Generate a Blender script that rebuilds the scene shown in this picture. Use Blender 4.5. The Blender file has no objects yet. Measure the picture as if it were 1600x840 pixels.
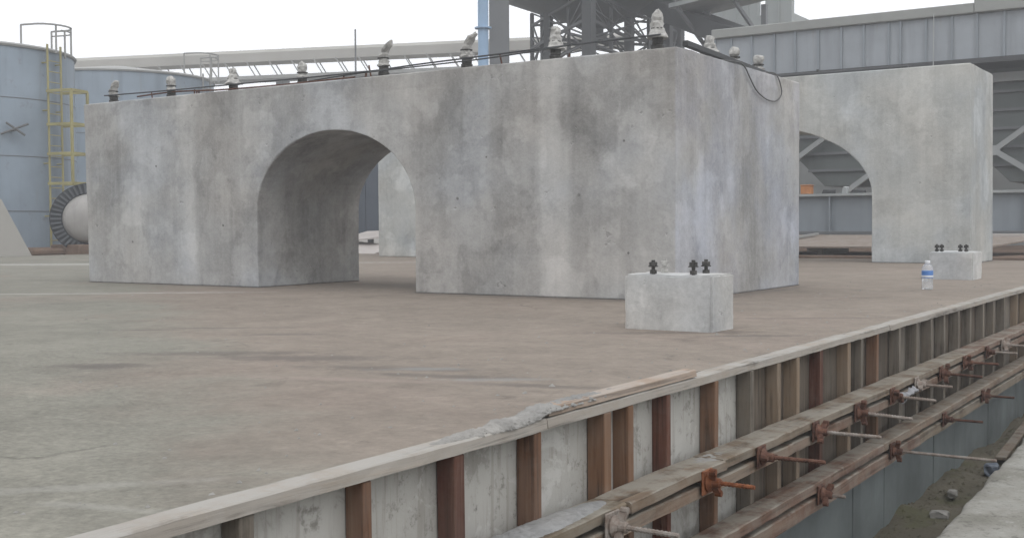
import bpy, bmesh, math, random
from mathutils import Vector, Matrix, noise

random.seed(7)
SC = bpy.context.scene
COL = SC.collection
R = math.radians

# ------------------------------------------------------------------ camera
cam_data = bpy.data.cameras.new('camera')
cam = bpy.data.objects.new('camera', cam_data)
COL.objects.link(cam)
cam_data.sensor_width = 36.0
cam_data.lens = 36.0 * 1812.0 / 1600.0
cam_data.clip_start = 0.05
cam_data.clip_end = 3000.0
right = Vector((0.83711, 0.54700, -0.00606)); up = Vector((-0.01539, 0.03462, 0.99928)); fwd = Vector((-0.54681, 0.83642, -0.03740))
m = Matrix((right, up, -fwd)).transposed().to_4x4()
m.translation = Vector((0.0, 0.0, 0.6))
cam.matrix_world = m
SC.camera = cam

# ------------------------------------------------------------------ sky and sun
SUN_AZ = math.atan2(0.80, -0.60)      # towards the sun, clockwise from +Y
SUN_EL = R(52)
world = bpy.data.worlds.new('World'); SC.world = world; world.use_nodes = True
wn = world.node_tree; wn.nodes.clear()
sky = wn.nodes.new('ShaderNodeTexSky'); sky.sky_type = 'NISHITA'; sky.sun_disc = False
sky.sun_elevation = SUN_EL; sky.sun_rotation = SUN_AZ
sky.air_density = 1.0; sky.dust_density = 6.0; sky.ozone_density = 1.0
hs = wn.nodes.new('ShaderNodeHueSaturation'); hs.inputs['Saturation'].default_value = 0.12
bg = wn.nodes.new('ShaderNodeBackground'); bg.inputs['Strength'].default_value = 0.12
wo = wn.nodes.new('ShaderNodeOutputWorld')
veil = wn.nodes.new('ShaderNodeMix'); veil.data_type = 'RGBA'; veil.inputs[0].default_value = 0.80      # even cloud cover over the clear sky
veil.inputs[7].default_value = (13.4, 13.7, 14.1, 1.0)
wn.links.new(sky.outputs[0], hs.inputs['Color']); wn.links.new(hs.outputs[0], veil.inputs[6]); wn.links.new(veil.outputs[2], bg.inputs[0]); wn.links.new(bg.outputs[0], wo.inputs[0])
sun_data = bpy.data.lights.new('sun', 'SUN'); sun_data.energy = 0.6; sun_data.angle = R(35); sun_data.color = (1.0, 0.97, 0.93)
sun = bpy.data.objects.new('sun', sun_data); COL.objects.link(sun)
sd = Vector((math.sin(SUN_AZ) * math.cos(SUN_EL), math.cos(SUN_AZ) * math.cos(SUN_EL), math.sin(SUN_EL)))
sun.rotation_euler = sd.to_track_quat('Z', 'Y').to_euler()
SC.view_settings.view_transform = 'Standard'; SC.view_settings.look = 'None'
SC.view_settings.exposure = 0.0; SC.view_settings.gamma = 1.0
SC.view_settings.use_curve_mapping = False
SC.render.engine = 'CYCLES'
SC.cycles.use_denoising = True
SC.cycles.max_bounces = 6

# ------------------------------------------------------------------ material helpers
def lin(c):
    return tuple((v / 255.0 / 12.92) if v / 255.0 <= 0.04045 else ((v / 255.0 + 0.055) / 1.055) ** 2.4 for v in c) + (1.0,)

class NT:
    """small wrapper for building node trees"""
    k = 0.83                      # overall albedo level of the site, lowered to balance the bright sky
    def __init__(self, name):
        self.m = bpy.data.materials.new(name); self.m.use_nodes = True
        self.t = self.m.node_tree; self.t.nodes.clear()
        self.out = self.n('ShaderNodeOutputMaterial'); self.b = self.n('ShaderNodeBsdfPrincipled')
        self.l(self.b.outputs[0], self.out.inputs['Surface'])
        self.co = self.n('ShaderNodeTexCoord').outputs['Object']
    def n(self, k): return self.t.nodes.new(k)
    def l(self, a, b): self.t.links.new(a, b)
    def mapping(self, scale=(1, 1, 1), loc=(0, 0, 0), rot=(0, 0, 0), src=None):
        q = self.n('ShaderNodeMapping'); q.inputs['Scale'].default_value = scale
        q.inputs['Location'].default_value = loc; q.inputs['Rotation'].default_value = rot
        self.l(src or self.co, q.inputs['Vector']); return q.outputs[0]
    def noise(self, scale, detail=4, rough=0.55, vec=None, dist=0.0):
        q = self.n('ShaderNodeTexNoise'); q.inputs['Scale'].default_value = scale; q.inputs['Detail'].default_value = detail
        q.inputs['Roughness'].default_value = rough; q.inputs['Distortion'].default_value = dist
        self.l(vec or self.co, q.inputs['Vector']); return q.outputs[0]
    def ramp(self, fac, stops):
        q = self.n('ShaderNodeValToRGB'); e = q.color_ramp.elements
        while len(e) < len(stops): e.new(0.5)
        for el, (p, c) in zip(e, stops):
            el.position = p; el.color = c if len(c) == 4 else tuple(c) + (1.0,)
        self.l(fac, q.inputs[0]); return q.outputs[0]
    def mask(self, fac, a, b):
        q = self.n('ShaderNodeMapRange'); q.interpolation_type = 'SMOOTHSTEP'
        q.inputs['From Min'].default_value = a; q.inputs['From Max'].default_value = b
        self.l(fac, q.inputs['Value']); return q.outputs[0]
    def math(self, op, a, b=None):
        q = self.n('ShaderNodeMath'); q.operation = op
        for i, v in enumerate((a, b)):
            if v is None: continue
            if isinstance(v, (int, float)): q.inputs[i].default_value = v
            else: self.l(v, q.inputs[i])
        return q.outputs[0]
    def mix(self, fac, a, b, mode='MIX'):
        q = self.n('ShaderNodeMix'); q.data_type = 'RGBA'; q.blend_type = mode; q.clamp_factor = True
        for s, v in ((q.inputs[0], fac), (q.inputs[6], a), (q.inputs[7], b)):
            if isinstance(v, (int, float)): s.default_value = v
            elif isinstance(v, tuple): s.default_value = v if len(v) == 4 else v + (1.0,)
            else: self.l(v, s)
        return q.outputs[2]
    def bump(self, h, strength=0.3, dist=0.01):
        q = self.n('ShaderNodeBump'); q.inputs['Strength'].default_value = strength; q.inputs['Distance'].default_value = dist
        self.l(h, q.inputs['Height']); self.l(q.outputs[0], self.b.inputs['Normal'])
    def sep(self, vec=None):
        q = self.n('ShaderNodeSeparateXYZ'); self.l(vec or self.co, q.inputs[0]); return q.outputs
    def rand(self): return self.n('ShaderNodeObjectInfo').outputs['Random']
    def done(self, col, rough=0.85, metal=0.0, spec=0.3):
        if not isinstance(col, tuple) and self.k != 1.0:
            q = self.n('ShaderNodeHueSaturation'); q.inputs['Value'].default_value = self.k; self.l(col, q.inputs['Color']); col = q.outputs[0]
        if isinstance(col, tuple): self.b.inputs['Base Color'].default_value = col if len(col) == 4 else col + (1.0,)
        else: self.l(col, self.b.inputs['Base Color'])
        if isinstance(rough, (int, float)): self.b.inputs['Roughness'].default_value = rough
        else: self.l(rough, self.b.inputs['Roughness'])
        self.b.inputs['Metallic'].default_value = metal
        self.b.inputs['Specular IOR Level'].default_value = spec
        return self.m
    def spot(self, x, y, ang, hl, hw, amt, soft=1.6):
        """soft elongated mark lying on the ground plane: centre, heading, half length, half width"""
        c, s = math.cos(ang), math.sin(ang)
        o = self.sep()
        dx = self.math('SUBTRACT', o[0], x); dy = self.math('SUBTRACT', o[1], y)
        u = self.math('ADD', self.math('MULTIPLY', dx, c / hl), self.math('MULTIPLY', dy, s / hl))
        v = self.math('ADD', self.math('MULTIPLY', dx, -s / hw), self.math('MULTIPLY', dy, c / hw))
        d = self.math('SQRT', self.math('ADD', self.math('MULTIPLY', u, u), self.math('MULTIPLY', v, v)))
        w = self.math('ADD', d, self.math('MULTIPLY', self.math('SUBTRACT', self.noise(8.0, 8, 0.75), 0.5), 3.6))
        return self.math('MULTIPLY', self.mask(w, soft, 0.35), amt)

def tonesum(k, terms):
    """1 + sum of weighted, centred noises: the mottling of a surface as one factor"""
    acc = None
    for f, w in terms:
        t = k.math('MULTIPLY', k.math('SUBTRACT', f, 0.5), w)
        acc = t if acc is None else k.math('ADD', acc, t)
    return k.math('ADD', acc, 1.0)

def concrete(name, base, bands=(), seed=0.0, contrast=1.0, pits=1.0, patches=1.0, panel=1.0, sky_tint_x=None):
    k = NT(name)
    v = k.mapping(loc=(seed, seed * 0.7, seed * 0.3))
    big = k.noise(0.7, 3, 0.5, v, 0.3)
    mid = k.noise(2.0, 5, 0.58, v, 0.15)
    soft = k.noise(6.5, 6, 0.68, v, 0.2)
    fine2 = k.noise(19, 6, 0.72, v)
    fine = k.noise(46, 6, 0.75, v)
    streak = k.noise(1.0, 5, 0.6, k.mapping((3.2, 3.2, 0.25), (seed, 3, 1)), 0.15)
    thin = k.noise(1.0, 4, 0.6, k.mapping((15, 15, 0.55), (seed, 7, 1)), 0.1)
    wob = k.math('MULTIPLY', k.math('SUBTRACT', soft, 0.5), 0.10)
    oo = k.sep(v); o = k.sep()
    # tone changes from form panel to form panel
    gx = k.math('FLOOR', k.math('DIVIDE', k.math('ADD', k.math('ADD', oo[0], oo[1]), wob), 0.61)); gz = k.math('FLOOR', k.math('DIVIDE', k.math('ADD', oo[2], wob), 0.74))
    cb = k.n('ShaderNodeCombineXYZ'); k.l(gx, cb.inputs[0]); k.l(gz, cb.inputs[2])
    wh = k.n('ShaderNodeTexWhiteNoise'); wh.noise_dimensions = '3D'; k.l(cb.outputs[0], wh.inputs['Vector'])
    # grout-rubbed patches with a clear edge, pale and dark
    p1 = k.mask(k.noise(1.35, 5, 0.62, k.mapping(loc=(seed + 3, 1, 9)), 0.2), 0.525, 0.575)
    p2 = k.mask(k.noise(1.7, 6, 0.66, k.mapping((1, 1, 0.8), (seed + 13, 4, 2)), 0.3), 0.455, 0.40)
    vo = k.n('ShaderNodeTexVoronoi'); vo.inputs['Scale'].default_value = 1.2
    wv = k.n('ShaderNodeVectorMath'); wv.operation = 'ADD'
    nz = k.n('ShaderNodeTexNoise'); nz.inputs['Scale'].default_value = 2.4; nz.inputs['Detail'].default_value = 5; k.l(v, nz.inputs['Vector'])
    ns = k.n('ShaderNodeVectorMath'); ns.operation = 'SCALE'; ns.inputs['Scale'].default_value = 0.5; k.l(nz.outputs['Color'], ns.inputs[0])
    k.l(k.mapping((1, 1, 0.7), (seed + 4, 1, 2)), wv.inputs[0]); k.l(ns.outputs[0], wv.inputs[1]); k.l(wv.outputs[0], vo.inputs['Vector'])
    p3 = k.mask(vo.outputs['Distance'], 0.30, 0.24)
    fleck = k.mask(k.noise(1.0, 8, 0.8, k.mapping((4.2, 4.2, 7.5), (seed, 1, 5)), 0.3), 0.41, 0.33)
    c = contrast
    f = tonesum(k, [(big, 0.70 * c), (mid, 0.50 * c), (soft, 0.42 * c), (fine2, 0.40), (fine, 0.50), (streak, 0.66 * c), (thin, 0.26 * c), (wh.outputs['Value'], 0.11 * c * panel)])
    for m_, w_ in ((p1, 0.15 * c), (p2, -0.13 * c), (p3, 0.16 * patches), (fleck, -0.14)):
        f = k.math('ADD', f, k.math('MULTIPLY', m_, w_))
    for (x, w, a) in bands:
        dd = k.math('ABSOLUTE', k.math('SUBTRACT', k.math('ADD', o[0], k.math('MULTIPLY', k.math('SUBTRACT', soft, 0.5), 0.22)), x))
        f = k.math('ADD', f, k.math('MULTIPLY', k.math('MULTIPLY', k.mask(dd, w, w * 0.45), k.mask(mid, 0.20, 0.60)), 0.30 * a))
    pit = k.noise(9, 3, 0.5, v)
    f = k.math('ADD', f, k.math('MULTIPLY', k.mask(pit, 0.27, 0.24), -0.20 * pits))
    f = k.math('MAXIMUM', f, 0.35)
    cc = k.n('ShaderNodeCombineColor')
    for q in range(3): k.l(f, cc.inputs[q])
    col = k.mix(1.0, cc.outputs[0], base, 'MULTIPLY')
    tint = k.noise(0.9, 3, 0.5, k.mapping(loc=(seed + 8, 2, 4)))
    col = k.mix(k.mask(tint, 0.48, 0.66), col, k.mix(1.0, col, (1.02, 0.995, 0.972), 'MULTIPLY'))
    col = k.mix(k.mask(tint, 0.50, 0.34), col, k.mix(1.0, col, (0.97, 1.0, 1.05), 'MULTIPLY'))
    if sky_tint_x:      # cool sky light on the right face, put into its colour
        m_ = k.math('MULTIPLY', k.mask(o[0], sky_tint_x - 0.02, sky_tint_x), k.mask(k.noise(1.1, 4, 0.6, k.mapping(loc=(3, 7, 1))), 0.34, 0.60))
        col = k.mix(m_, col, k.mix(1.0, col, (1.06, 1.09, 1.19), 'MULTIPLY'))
    k.bump(k.math('ADD', k.math('MULTIPLY', fine, 0.5), k.math('ADD', k.math('MULTIPLY', soft, 0.9), k.mask(pit, 0.24, 0.30))), 0.4, 0.010)
    return k.done(col, 0.92, 0, 0.2)

def paint(name, base, var=0.18, rough=0.6, scale=2.0, streak=True, metal=0.0, rust=0.0, runs=0.45):
    k = NT(name)
    n1 = k.noise(scale, 5, 0.6)
    d = tuple(c * (1 - var) for c in base); l = tuple(min(1, c * (1 + var)) for c in base)
    col = k.ramp(n1, [(0.3, d), (0.5, base), (0.7, l)])
    if streak:
        s = k.noise(1.0, 4, 0.6, k.mapping((scale * 2.5, scale * 2.5, scale * 0.2)))
        col = k.mix(k.math('MULTIPLY', k.mask(s, 0.48, 0.68), runs), col, tuple(c * 0.68 for c in base))
        rr_ = k.noise(1.0, 5, 0.65, k.mapping((scale * 5, scale * 5, scale * 0.35), (4, 4, 4)))
        col = k.mix(k.math('MULTIPLY', k.mask(rr_, 0.58, 0.74), runs * 0.8), col, tuple(min(1, c * q) for c, q in zip(base, (0.95, 0.80, 0.68))))
    if rust > 0:
        r = k.noise(scale * 3, 6, 0.7)
        col = k.mix(k.math('MULTIPLY', k.mask(r, 0.60, 0.72), rust), col, (0.13, 0.055, 0.025))
    col = k.mix(k.math('MULTIPLY', k.rand(), 0.25), col, tuple(c * 0.75 for c in base))
    k.bump(k.noise(scale * 12, 4, 0.6), 0.12, 0.01)
    return k.done(col, rough, metal, 0.4)

def wood(name, stops, axis='y', soil=0.3, soilcol=(0.30, 0.29, 0.27)):
    k = NT(name)
    rn = k.rand()
    base = k.ramp(rn, stops)
    sc = {'x': (1.5, 38, 38), 'y': (38, 1.5, 38), 'z': (38, 38, 1.5)}[axis]
    off = k.n('ShaderNodeCombineXYZ'); q = k.math('MULTIPLY', rn, 37.0)
    for i in range(3): k.l(q, off.inputs[i])
    va = k.n('ShaderNodeVectorMath'); va.operation = 'ADD'; k.l(k.co, va.inputs[0]); k.l(off.outputs[0], va.inputs[1])
    g = k.noise(1.0, 5, 0.65, k.mapping(sc, src=va.outputs[0]), 0.6)
    col = k.mix(k.math('MULTIPLY', k.mask(g, 0.52, 0.30), 0.7), base, (0.02, 0.012, 0.008))
    col = k.mix(k.math('MULTIPLY', k.mask(g, 0.5, 0.75), 0.35), col, (0.36, 0.27, 0.19))
    s = k.noise(5.0, 6, 0.7, va.outputs[0])
    nz = k.sep(k.n('ShaderNodeNewGeometry').outputs['Normal'])[2]
    lie = k.math('ADD', k.math('MULTIPLY', k.mask(nz, 0.3, 0.9), 0.60), 0.40)       # dust settles on what faces up
    col = k.mix(k.math('MULTIPLY', k.math('MULTIPLY', k.mask(s, 0.36, 0.60), soil), lie), col, soilcol)
    k.bump(k.math('ADD', g, k.math('MULTIPLY', s, 0.7)), 0.5, 0.006)
    return k.done(col, 0.85, 0, 0.2)

def rusty(name, c1, c2, c3, rough=0.8, scale=30):
    k = NT(name)
    n = k.noise(scale, 6, 0.7)
    col = k.ramp(n, [(0.32, c1), (0.5, c2), (0.68, c3)])
    col = k.mix(k.math('MULTIPLY', k.rand(), 0.5), col, c1)
    k.bump(k.noise(scale * 4, 4, 0.6), 0.4, 0.003)
    return k.done(col, rough, 0.2, 0.3)

M = {}
M['pier'] = concrete('pier concrete', (0.372, 0.367, 0.358), bands=((-9.42, 0.20, 0.9), (-4.98, 0.20, 0.9), (-5.75, 0.45, -0.5), (-8.85, 0.35, -0.35), (-6.55, 0.2, 0.5)), seed=1.3, contrast=1.0, sky_tint_x=-3.87)
M['far_pier'] = concrete('far pier concrete', (0.445, 0.45, 0.435), seed=9.1, contrast=0.75)
M['block'] = concrete('small block concrete', (0.53, 0.525, 0.51), seed=4.4, contrast=0.6, panel=0.0)
M['near'] = None
def near_mat():
    k = NT('weathered slab concrete')
    a = k.noise(2.5, 6, 0.65); b = k.noise(13, 7, 0.75); c = k.noise(55, 5, 0.7)
    col = k.ramp(a, [(0.3, (0.20, 0.195, 0.165)), (0.5, (0.29, 0.28, 0.25)), (0.7, (0.38, 0.375, 0.345))])
    col = k.mix(k.math('MULTIPLY', k.mask(b, 0.47, 0.33), 0.7), col, (0.11, 0.105, 0.09))
    col = k.mix(k.math('MULTIPLY', k.mask(b, 0.55, 0.70), 0.6), col, (0.46, 0.455, 0.43))
    col = k.mix(k.math('MULTIPLY', k.mask(c, 0.44, 0.30), 0.7), col, (0.10, 0.095, 0.085))
    k.bump(k.math('ADD', b, k.math('MULTIPLY', c, 0.5)), 0.7, 0.012)
    return k.done(col, 0.95, 0, 0.15)
M['near'] = near_mat()

def slab_mat():
    k = NT('dusty slab')
    base = (0.262, 0.223, 0.188)
    big = k.noise(0.22, 4, 0.55, None, 0.5)
    mid = k.noise(0.9, 6, 0.62, None, 0.6)
    soft = k.noise(3.2, 7, 0.70, None, 0.4)
    fine = k.noise(12, 7, 0.78)
    grit = k.noise(40, 5, 0.78)
    o = k.sep()
    g = k.math('ADD', k.math('ADD', k.math('MULTIPLY', o[0], -0.62), k.math('MULTIPLY', o[1], -0.79)), 0.58)
    green = k.mask(k.math('ADD', g, k.math('MULTIPLY', k.math('SUBTRACT', mid, 0.5), 2.2)), -0.25, 0.75)
    rough = k.math('MAXIMUM', k.math('MULTIPLY', green, k.mask(o[1], 4.6, 3.2)), 0.35)
    f = tonesum(k, [(big, 0.35), (mid, 0.55), (soft, 0.65), (fine, 0.75)])
    f = k.math('ADD', f, k.math('MULTIPLY', k.math('SUBTRACT', grit, 0.5), k.math('MULTIPLY', rough, 1.35)))
    f = k.math('ADD', f, k.math('MULTIPLY', k.mask(fine, 0.36, 0.30), -0.30))
    f = k.math('ADD', f, k.math('MULTIPLY', k.mask(k.noise(1.9, 8, 0.74, k.mapping(loc=(7, 3, 0)), 0.8), 0.40, 0.355), -0.17))
    f = k.math('ADD', f, k.math('MULTIPLY', k.mask(k.noise(1.3, 8, 0.72, k.mapping(loc=(1, 13, 0)), 0.8), 0.60, 0.66), 0.14))
    # hairline shrinkage cracks
    cv_ = k.n('ShaderNodeTexVoronoi'); cv_.feature = 'DISTANCE_TO_EDGE'; cv_.inputs['Scale'].default_value = 0.42
    cw = k.n('ShaderNodeVectorMath'); cw.operation = 'ADD'; cn = k.n('ShaderNodeTexNoise'); cn.inputs['Scale'].default_value = 1.3; cn.inputs['Detail'].default_value = 7
    cs = k.n('ShaderNodeVectorMath'); cs.operation = 'SCALE'; cs.inputs['Scale'].default_value = 0.9
    k.l(k.co, cn.inputs['Vector']); k.l(cn.outputs['Color'], cs.inputs[0]); k.l(k.co, cw.inputs[0]); k.l(cs.outputs[0], cw.inputs[1]); k.l(cw.outputs[0], cv_.inputs['Vector'])
    f = k.math('ADD', f, k.math('MULTIPLY', k.math('MULTIPLY', k.mask(cv_.outputs['Distance'], 0.008, 0.002), k.mask(mid, 0.54, 0.64)), -0.28))
    f = k.math('MAXIMUM', f, 0.35)
    cc = k.n('ShaderNodeCombineColor')
    for q in range(3): k.l(f, cc.inputs[q])
    hue = k.mix(k.math('MULTIPLY', green, 0.9), base, (0.222, 0.216, 0.184))
    rosy = k.noise(0.5, 4, 0.6, k.mapping(loc=(9, 9, 0)), 0.5)
    hue = k.mix(k.math('MULTIPLY', k.mask(rosy, 0.50, 0.68), 0.6), hue, (0.268, 0.219, 0.186))
    col = k.mix(1.0, cc.outputs[0], hue, 'MULTIPLY')
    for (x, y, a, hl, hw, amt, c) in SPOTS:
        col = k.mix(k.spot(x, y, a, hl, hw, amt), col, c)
    k.bump(k.math('ADD', k.math('MULTIPLY', fine, 1.0), k.math('ADD', k.math('MULTIPLY', grit, 0.35), k.math('MULTIPLY', mid, 0.8))), 0.5, 0.012)
    return k.done(col, 0.93, 0, 0.2)
DK = (0.13, 0.115, 0.105); PALE = (0.46, 0.45, 0.42); GREYB = (0.30, 0.305, 0.30); ROSE = (0.33, 0.265, 0.235)
A0 = math.atan2(0.547, 0.837)
SPOTS = [(-4.24, 3.23, A0, 0.17, 0.10, 0.75, DK), (-4.21, 3.84, A0, 0.45, 0.08, 0.60, DK), (-3.69, 3.90, A0 - 0.1, 0.40, 0.10, 0.65, DK), (-3.12, 3.80, A0 - 0.2, 0.35, 0.07, 0.60, DK), (-2.75, 3.72, A0 - 0.3, 0.35, 0.05, 0.6, DK), (-2.32, 3.66, A0 - 0.3, 0.30, 0.04, 0.6, DK),
         (-2.98, 3.86, A0, 0.16, 0.05, 0.5, GREYB), (-2.52, 3.74, A0, 0.2, 0.04, 0.45, GREYB), (-3.0, 3.45, A0 - 0.25, 0.45, 0.04, 0.5, ROSE), (-9.3, 6.6, A0, 1.2, 0.08, 0.5, PALE),
         (-8.4, 7.3, A0, 0.7, 0.08, 0.5, PALE), (-16.0, 12.6, A0, 4.5, 0.45, 0.6, PALE), (-5.53, 4.52, A0, 0.2, 0.05, 0.55, DK), (-5.2, 4.85, A0, 0.5, 0.04, 0.45, DK), (-4.62, 4.71, A0, 0.22, 0.06, 0.55, DK),
         (-2.80, 5.85, A0, 0.50, 0.07, 0.45, DK), (-2.3, 5.92, A0, 0.25, 0.05, 0.65, DK), (-2.45, 7.2, A0, 0.5, 0.05, 0.4, DK), (-9.4, 8.3, 0.0, 2.2, 0.20, 0.40, DK), (-7.4, 9.0, 0.0, 1.0, 0.5, 0.35, DK),  # streak right of the small block: its ground shadow, painted into the slab
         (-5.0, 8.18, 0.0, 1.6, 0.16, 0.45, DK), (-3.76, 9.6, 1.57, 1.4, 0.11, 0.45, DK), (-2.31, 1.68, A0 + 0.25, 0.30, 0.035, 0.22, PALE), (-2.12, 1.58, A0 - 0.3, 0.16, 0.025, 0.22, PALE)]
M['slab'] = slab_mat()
M['ply'] = None
def ply_mat():
    k = NT('cement stained form ply')
    n = k.noise(2.2, 5, 0.6); f = k.noise(22, 6, 0.7)
    col = k.ramp(n, [(0.3, (0.40, 0.39, 0.365)), (0.5, (0.52, 0.51, 0.48)), (0.7, (0.60, 0.59, 0.56))])
    col = k.mix(k.math('MULTIPLY', k.rand(), 0.55), col, (0.30, 0.285, 0.255))
    col = k.mix(k.math('MULTIPLY', k.mask(f, 0.46, 0.30), 0.7), col, (0.17, 0.16, 0.14))
    g = k.noise(1.0, 5, 0.65, k.mapping((30, 30, 2.0)))
    col = k.mix(k.math('MULTIPLY', k.mask(g, 0.50, 0.36), 0.35), col, (0.20, 0.175, 0.145))
    w_ = k.noise(3.4, 7, 0.7, k.mapping(loc=(2, 8, 1)), 0.6)
    col = k.mix(k.math('MULTIPLY', k.mask(w_, 0.46, 0.38), 0.55), col, (0.22, 0.205, 0.18))
    col = k.mix(k.math('MULTIPLY', k.mask(w_, 0.56, 0.62), 0.5), col, (0.60, 0.59, 0.565))
    sp = k.noise(11, 3, 0.5)
    col = k.mix(k.math('MULTIPLY', k.mask(sp, 0.30, 0.24), 0.9), col, (0.06, 0.055, 0.05))
    k.bump(k.math('ADD', f, k.math('MULTIPLY', n, 1.0)), 0.3, 0.006)
    return k.done(col, 0.9, 0, 0.2)
M['ply'] = ply_mat()
M['bare_ply'] = wood('bare brown ply', [(0.0, (0.10, 0.082, 0.066)), (0.6, (0.15, 0.118, 0.09)), (1.0, (0.21, 0.19, 0.165))], 'z', 0.5, (0.22, 0.20, 0.17))
SOIL = (0.25, 0.228, 0.20)
M['stud_red'] = wood('dark red stud', [(0.0, (0.088, 0.036, 0.026)), (1.0, (0.13, 0.055, 0.038))], 'z', 0.35, SOIL)
M['stud_brown'] = wood('brown stud', [(0.0, (0.16, 0.082, 0.05)), (1.0, (0.20, 0.112, 0.068))], 'z', 0.45, SOIL)
M['stud_tan'] = wood('tan stud', [(0.0, (0.24, 0.175, 0.12)), (1.0, (0.28, 0.215, 0.155))], 'z', 0.6, SOIL)
M['stud_grey'] = wood('grey weathered stud', [(0.0, (0.13, 0.11, 0.088)), (1.0, (0.19, 0.165, 0.135))], 'z', 0.75, SOIL)
STUD_KIND = {1.36: 'brown', 1.77: 'grey', 2.18: 'brown', 2.56: 'red', 2.97: 'brown', 3.41: 'brown', 3.59: 'brown', 3.90: 'red', 4.34: 'brown', 4.72: 'grey', 5.06: 'tan', 5.30: 'tan', 5.67: 'red', 6.11: 'tan', 6.35: 'grey', 6.65: 'brown'}
M['plate'] = wood('cement dusted plate timber', [(0.0, (0.30, 0.265, 0.225)), (1.0, (0.36, 0.325, 0.285))], 'y', 0.8, (0.40, 0.385, 0.36))
M['plank'] = wood('pinkish board timber', [(0.0, (0.34, 0.25, 0.195)), (1.0, (0.36, 0.28, 0.22))], 'y', 0.5, (0.46, 0.43, 0.40))
M['waler'] = wood('waler timber', [(0.0, (0.15, 0.085, 0.062)), (0.5, (0.20, 0.135, 0.095)), (1.0, (0.15, 0.12, 0.085))], 'y', 0.85, (0.30, 0.28, 0.24))
M['form_steel'] = paint('blue grey form face', (0.205, 0.232, 0.235), 0.35, 0.7, 1.6, True)
M['skirt'] = paint('dark base line', (0.10, 0.094, 0.088), 0.3, 0.9, 12, False)  # dark strip along the foot of the pier faces
M['plug'] = paint('dark mortar plug', (0.20, 0.195, 0.19), 0.3, 0.9, 30, False)
M['spill'] = concrete('lumpy spilt concrete', (0.27, 0.262, 0.248), seed=6.0, contrast=1.2, panel=0.0)
M['rust'] = rusty('orange rust', (0.085, 0.030, 0.016), (0.25, 0.085, 0.035), (0.36, 0.15, 0.07))
M['rust_dark'] = rusty('dark rust', (0.05, 0.026, 0.02), (0.135, 0.062, 0.042), (0.21, 0.115, 0.08))
M['rod_grey'] = rusty('cement coated rod', (0.20, 0.15, 0.12), (0.30, 0.26, 0.23), (0.42, 0.40, 0.37))
M['bolt_dark'] = rusty('dark bolt steel', (0.035, 0.034, 0.032), (0.075, 0.072, 0.068), (0.14, 0.135, 0.128), 0.6)
M['wrap'] = paint('pale cloth wrapping', (0.44, 0.43, 0.41), 0.4, 0.8, 22.0, False)
M['silo'] = paint('silo steel', (0.285, 0.345, 0.41), 0.14, 0.55, 0.9, True, 0.0, 0.35, 0.7)
M['silo_roof'] = paint('silo roof', (0.36, 0.36, 0.35), 0.12, 0.6, 0.6, False)
M['rail'] = paint('grey rail', (0.33, 0.33, 0.32), 0.12, 0.5, 2.0, False)
M['yellow'] = paint('dull yellow paint', (0.37, 0.33, 0.15), 0.2, 0.5, 2.0, False)
M['steel'] = paint('grey structural steel', (0.16, 0.165, 0.172), 0.12, 0.55, 1.0, False)
M['steel_dark'] = paint('dark structural steel', (0.052, 0.054, 0.057), 0.15, 0.6, 0.6, False)
M['steel_pale'] = paint('pale structural steel', (0.36, 0.375, 0.375), 0.10, 0.5, 1.0, True)
M['girder'] = paint('blue grey girder', (0.255, 0.285, 0.315), 0.12, 0.5, 0.8, True)
M['blue'] = paint('light blue pipe', (0.30, 0.44, 0.62), 0.12, 0.45, 1.0, True)
M['clad'] = paint('gallery cladding', (0.325, 0.35, 0.38), 0.12, 0.5, 1.2, True, 0.0, 0.15, 0.55)
M['cap'] = paint('gallery roof cap', (0.30, 0.305, 0.29), 0.10, 0.6, 0.8, False)
M['bldg'] = paint('grey green cladding', (0.36, 0.385, 0.38), 0.10, 0.6, 0.3, True)
M['conv'] = paint('conveyor cover', (0.41, 0.395, 0.365), 0.10, 0.6, 0.5, False)
M['bin'] = paint('dark bin steel', (0.125, 0.140, 0.136), 0.12, 0.65, 0.6, True)
M['hoard'] = paint('dark blue sheet', (0.095, 0.112, 0.140), 0.15, 0.5, 0.8, True)
M['white'] = paint('white board', (0.46, 0.42, 0.395), 0.12, 0.6, 2.0, False)
M['deck'] = wood('brown sheet', [(0.0, (0.27, 0.22, 0.185)), (1.0, (0.29, 0.245, 0.205))], 'x', 0.5, (0.36, 0.32, 0.29))
M['orange'] = paint('orange paint', (0.48, 0.20, 0.07), 0.2, 0.5, 5.0, False)
M['rubber'] = paint('dark grey rubber', (0.030, 0.034, 0.040), 0.15, 0.7, 3.0, False)
M['tooth'] = paint('dark ring segment', (0.095, 0.105, 0.118), 0.15, 0.7, 3.0, False)
M['dome'] = paint('pale dished cover', (0.36, 0.345, 0.33), 0.14, 0.5, 3.0, True, 0, 0.2)
M['cable'] = paint('black cable', (0.12, 0.12, 0.12), 0.2, 0.6, 5.0, False)
def dirt_mat(name, a, b, g):
    k = NT(name)
    n = k.noise(1.4, 6, 0.65); f = k.noise(25, 6, 0.7); w = k.noise(2.3, 4, 0.6, k.mapping(loc=(5, 5, 0)))
    col = k.ramp(n, [(0.3, a), (0.7, b)])
    col = k.mix(k.math('MULTIPLY', k.mask(w, 0.52, 0.68), 0.6), col, g)
    col = k.mix(k.math('MULTIPLY', k.mask(f, 0.45, 0.3), 0.5), col, tuple(c * 0.5 for c in a))
    k.bump(k.math('ADD', f, k.math('MULTIPLY', n, 2.0)), 0.7, 0.03)
    return k.done(col, 0.95, 0, 0.15)
M['dirt'] = dirt_mat('trench dirt', (0.13, 0.118, 0.088), (0.20, 0.18, 0.14), (0.13, 0.135, 0.07))
M['yard'] = dirt_mat('pale yard', (0.30, 0.28, 0.25), (0.40, 0.385, 0.36), (0.33, 0.30, 0.27))
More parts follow.
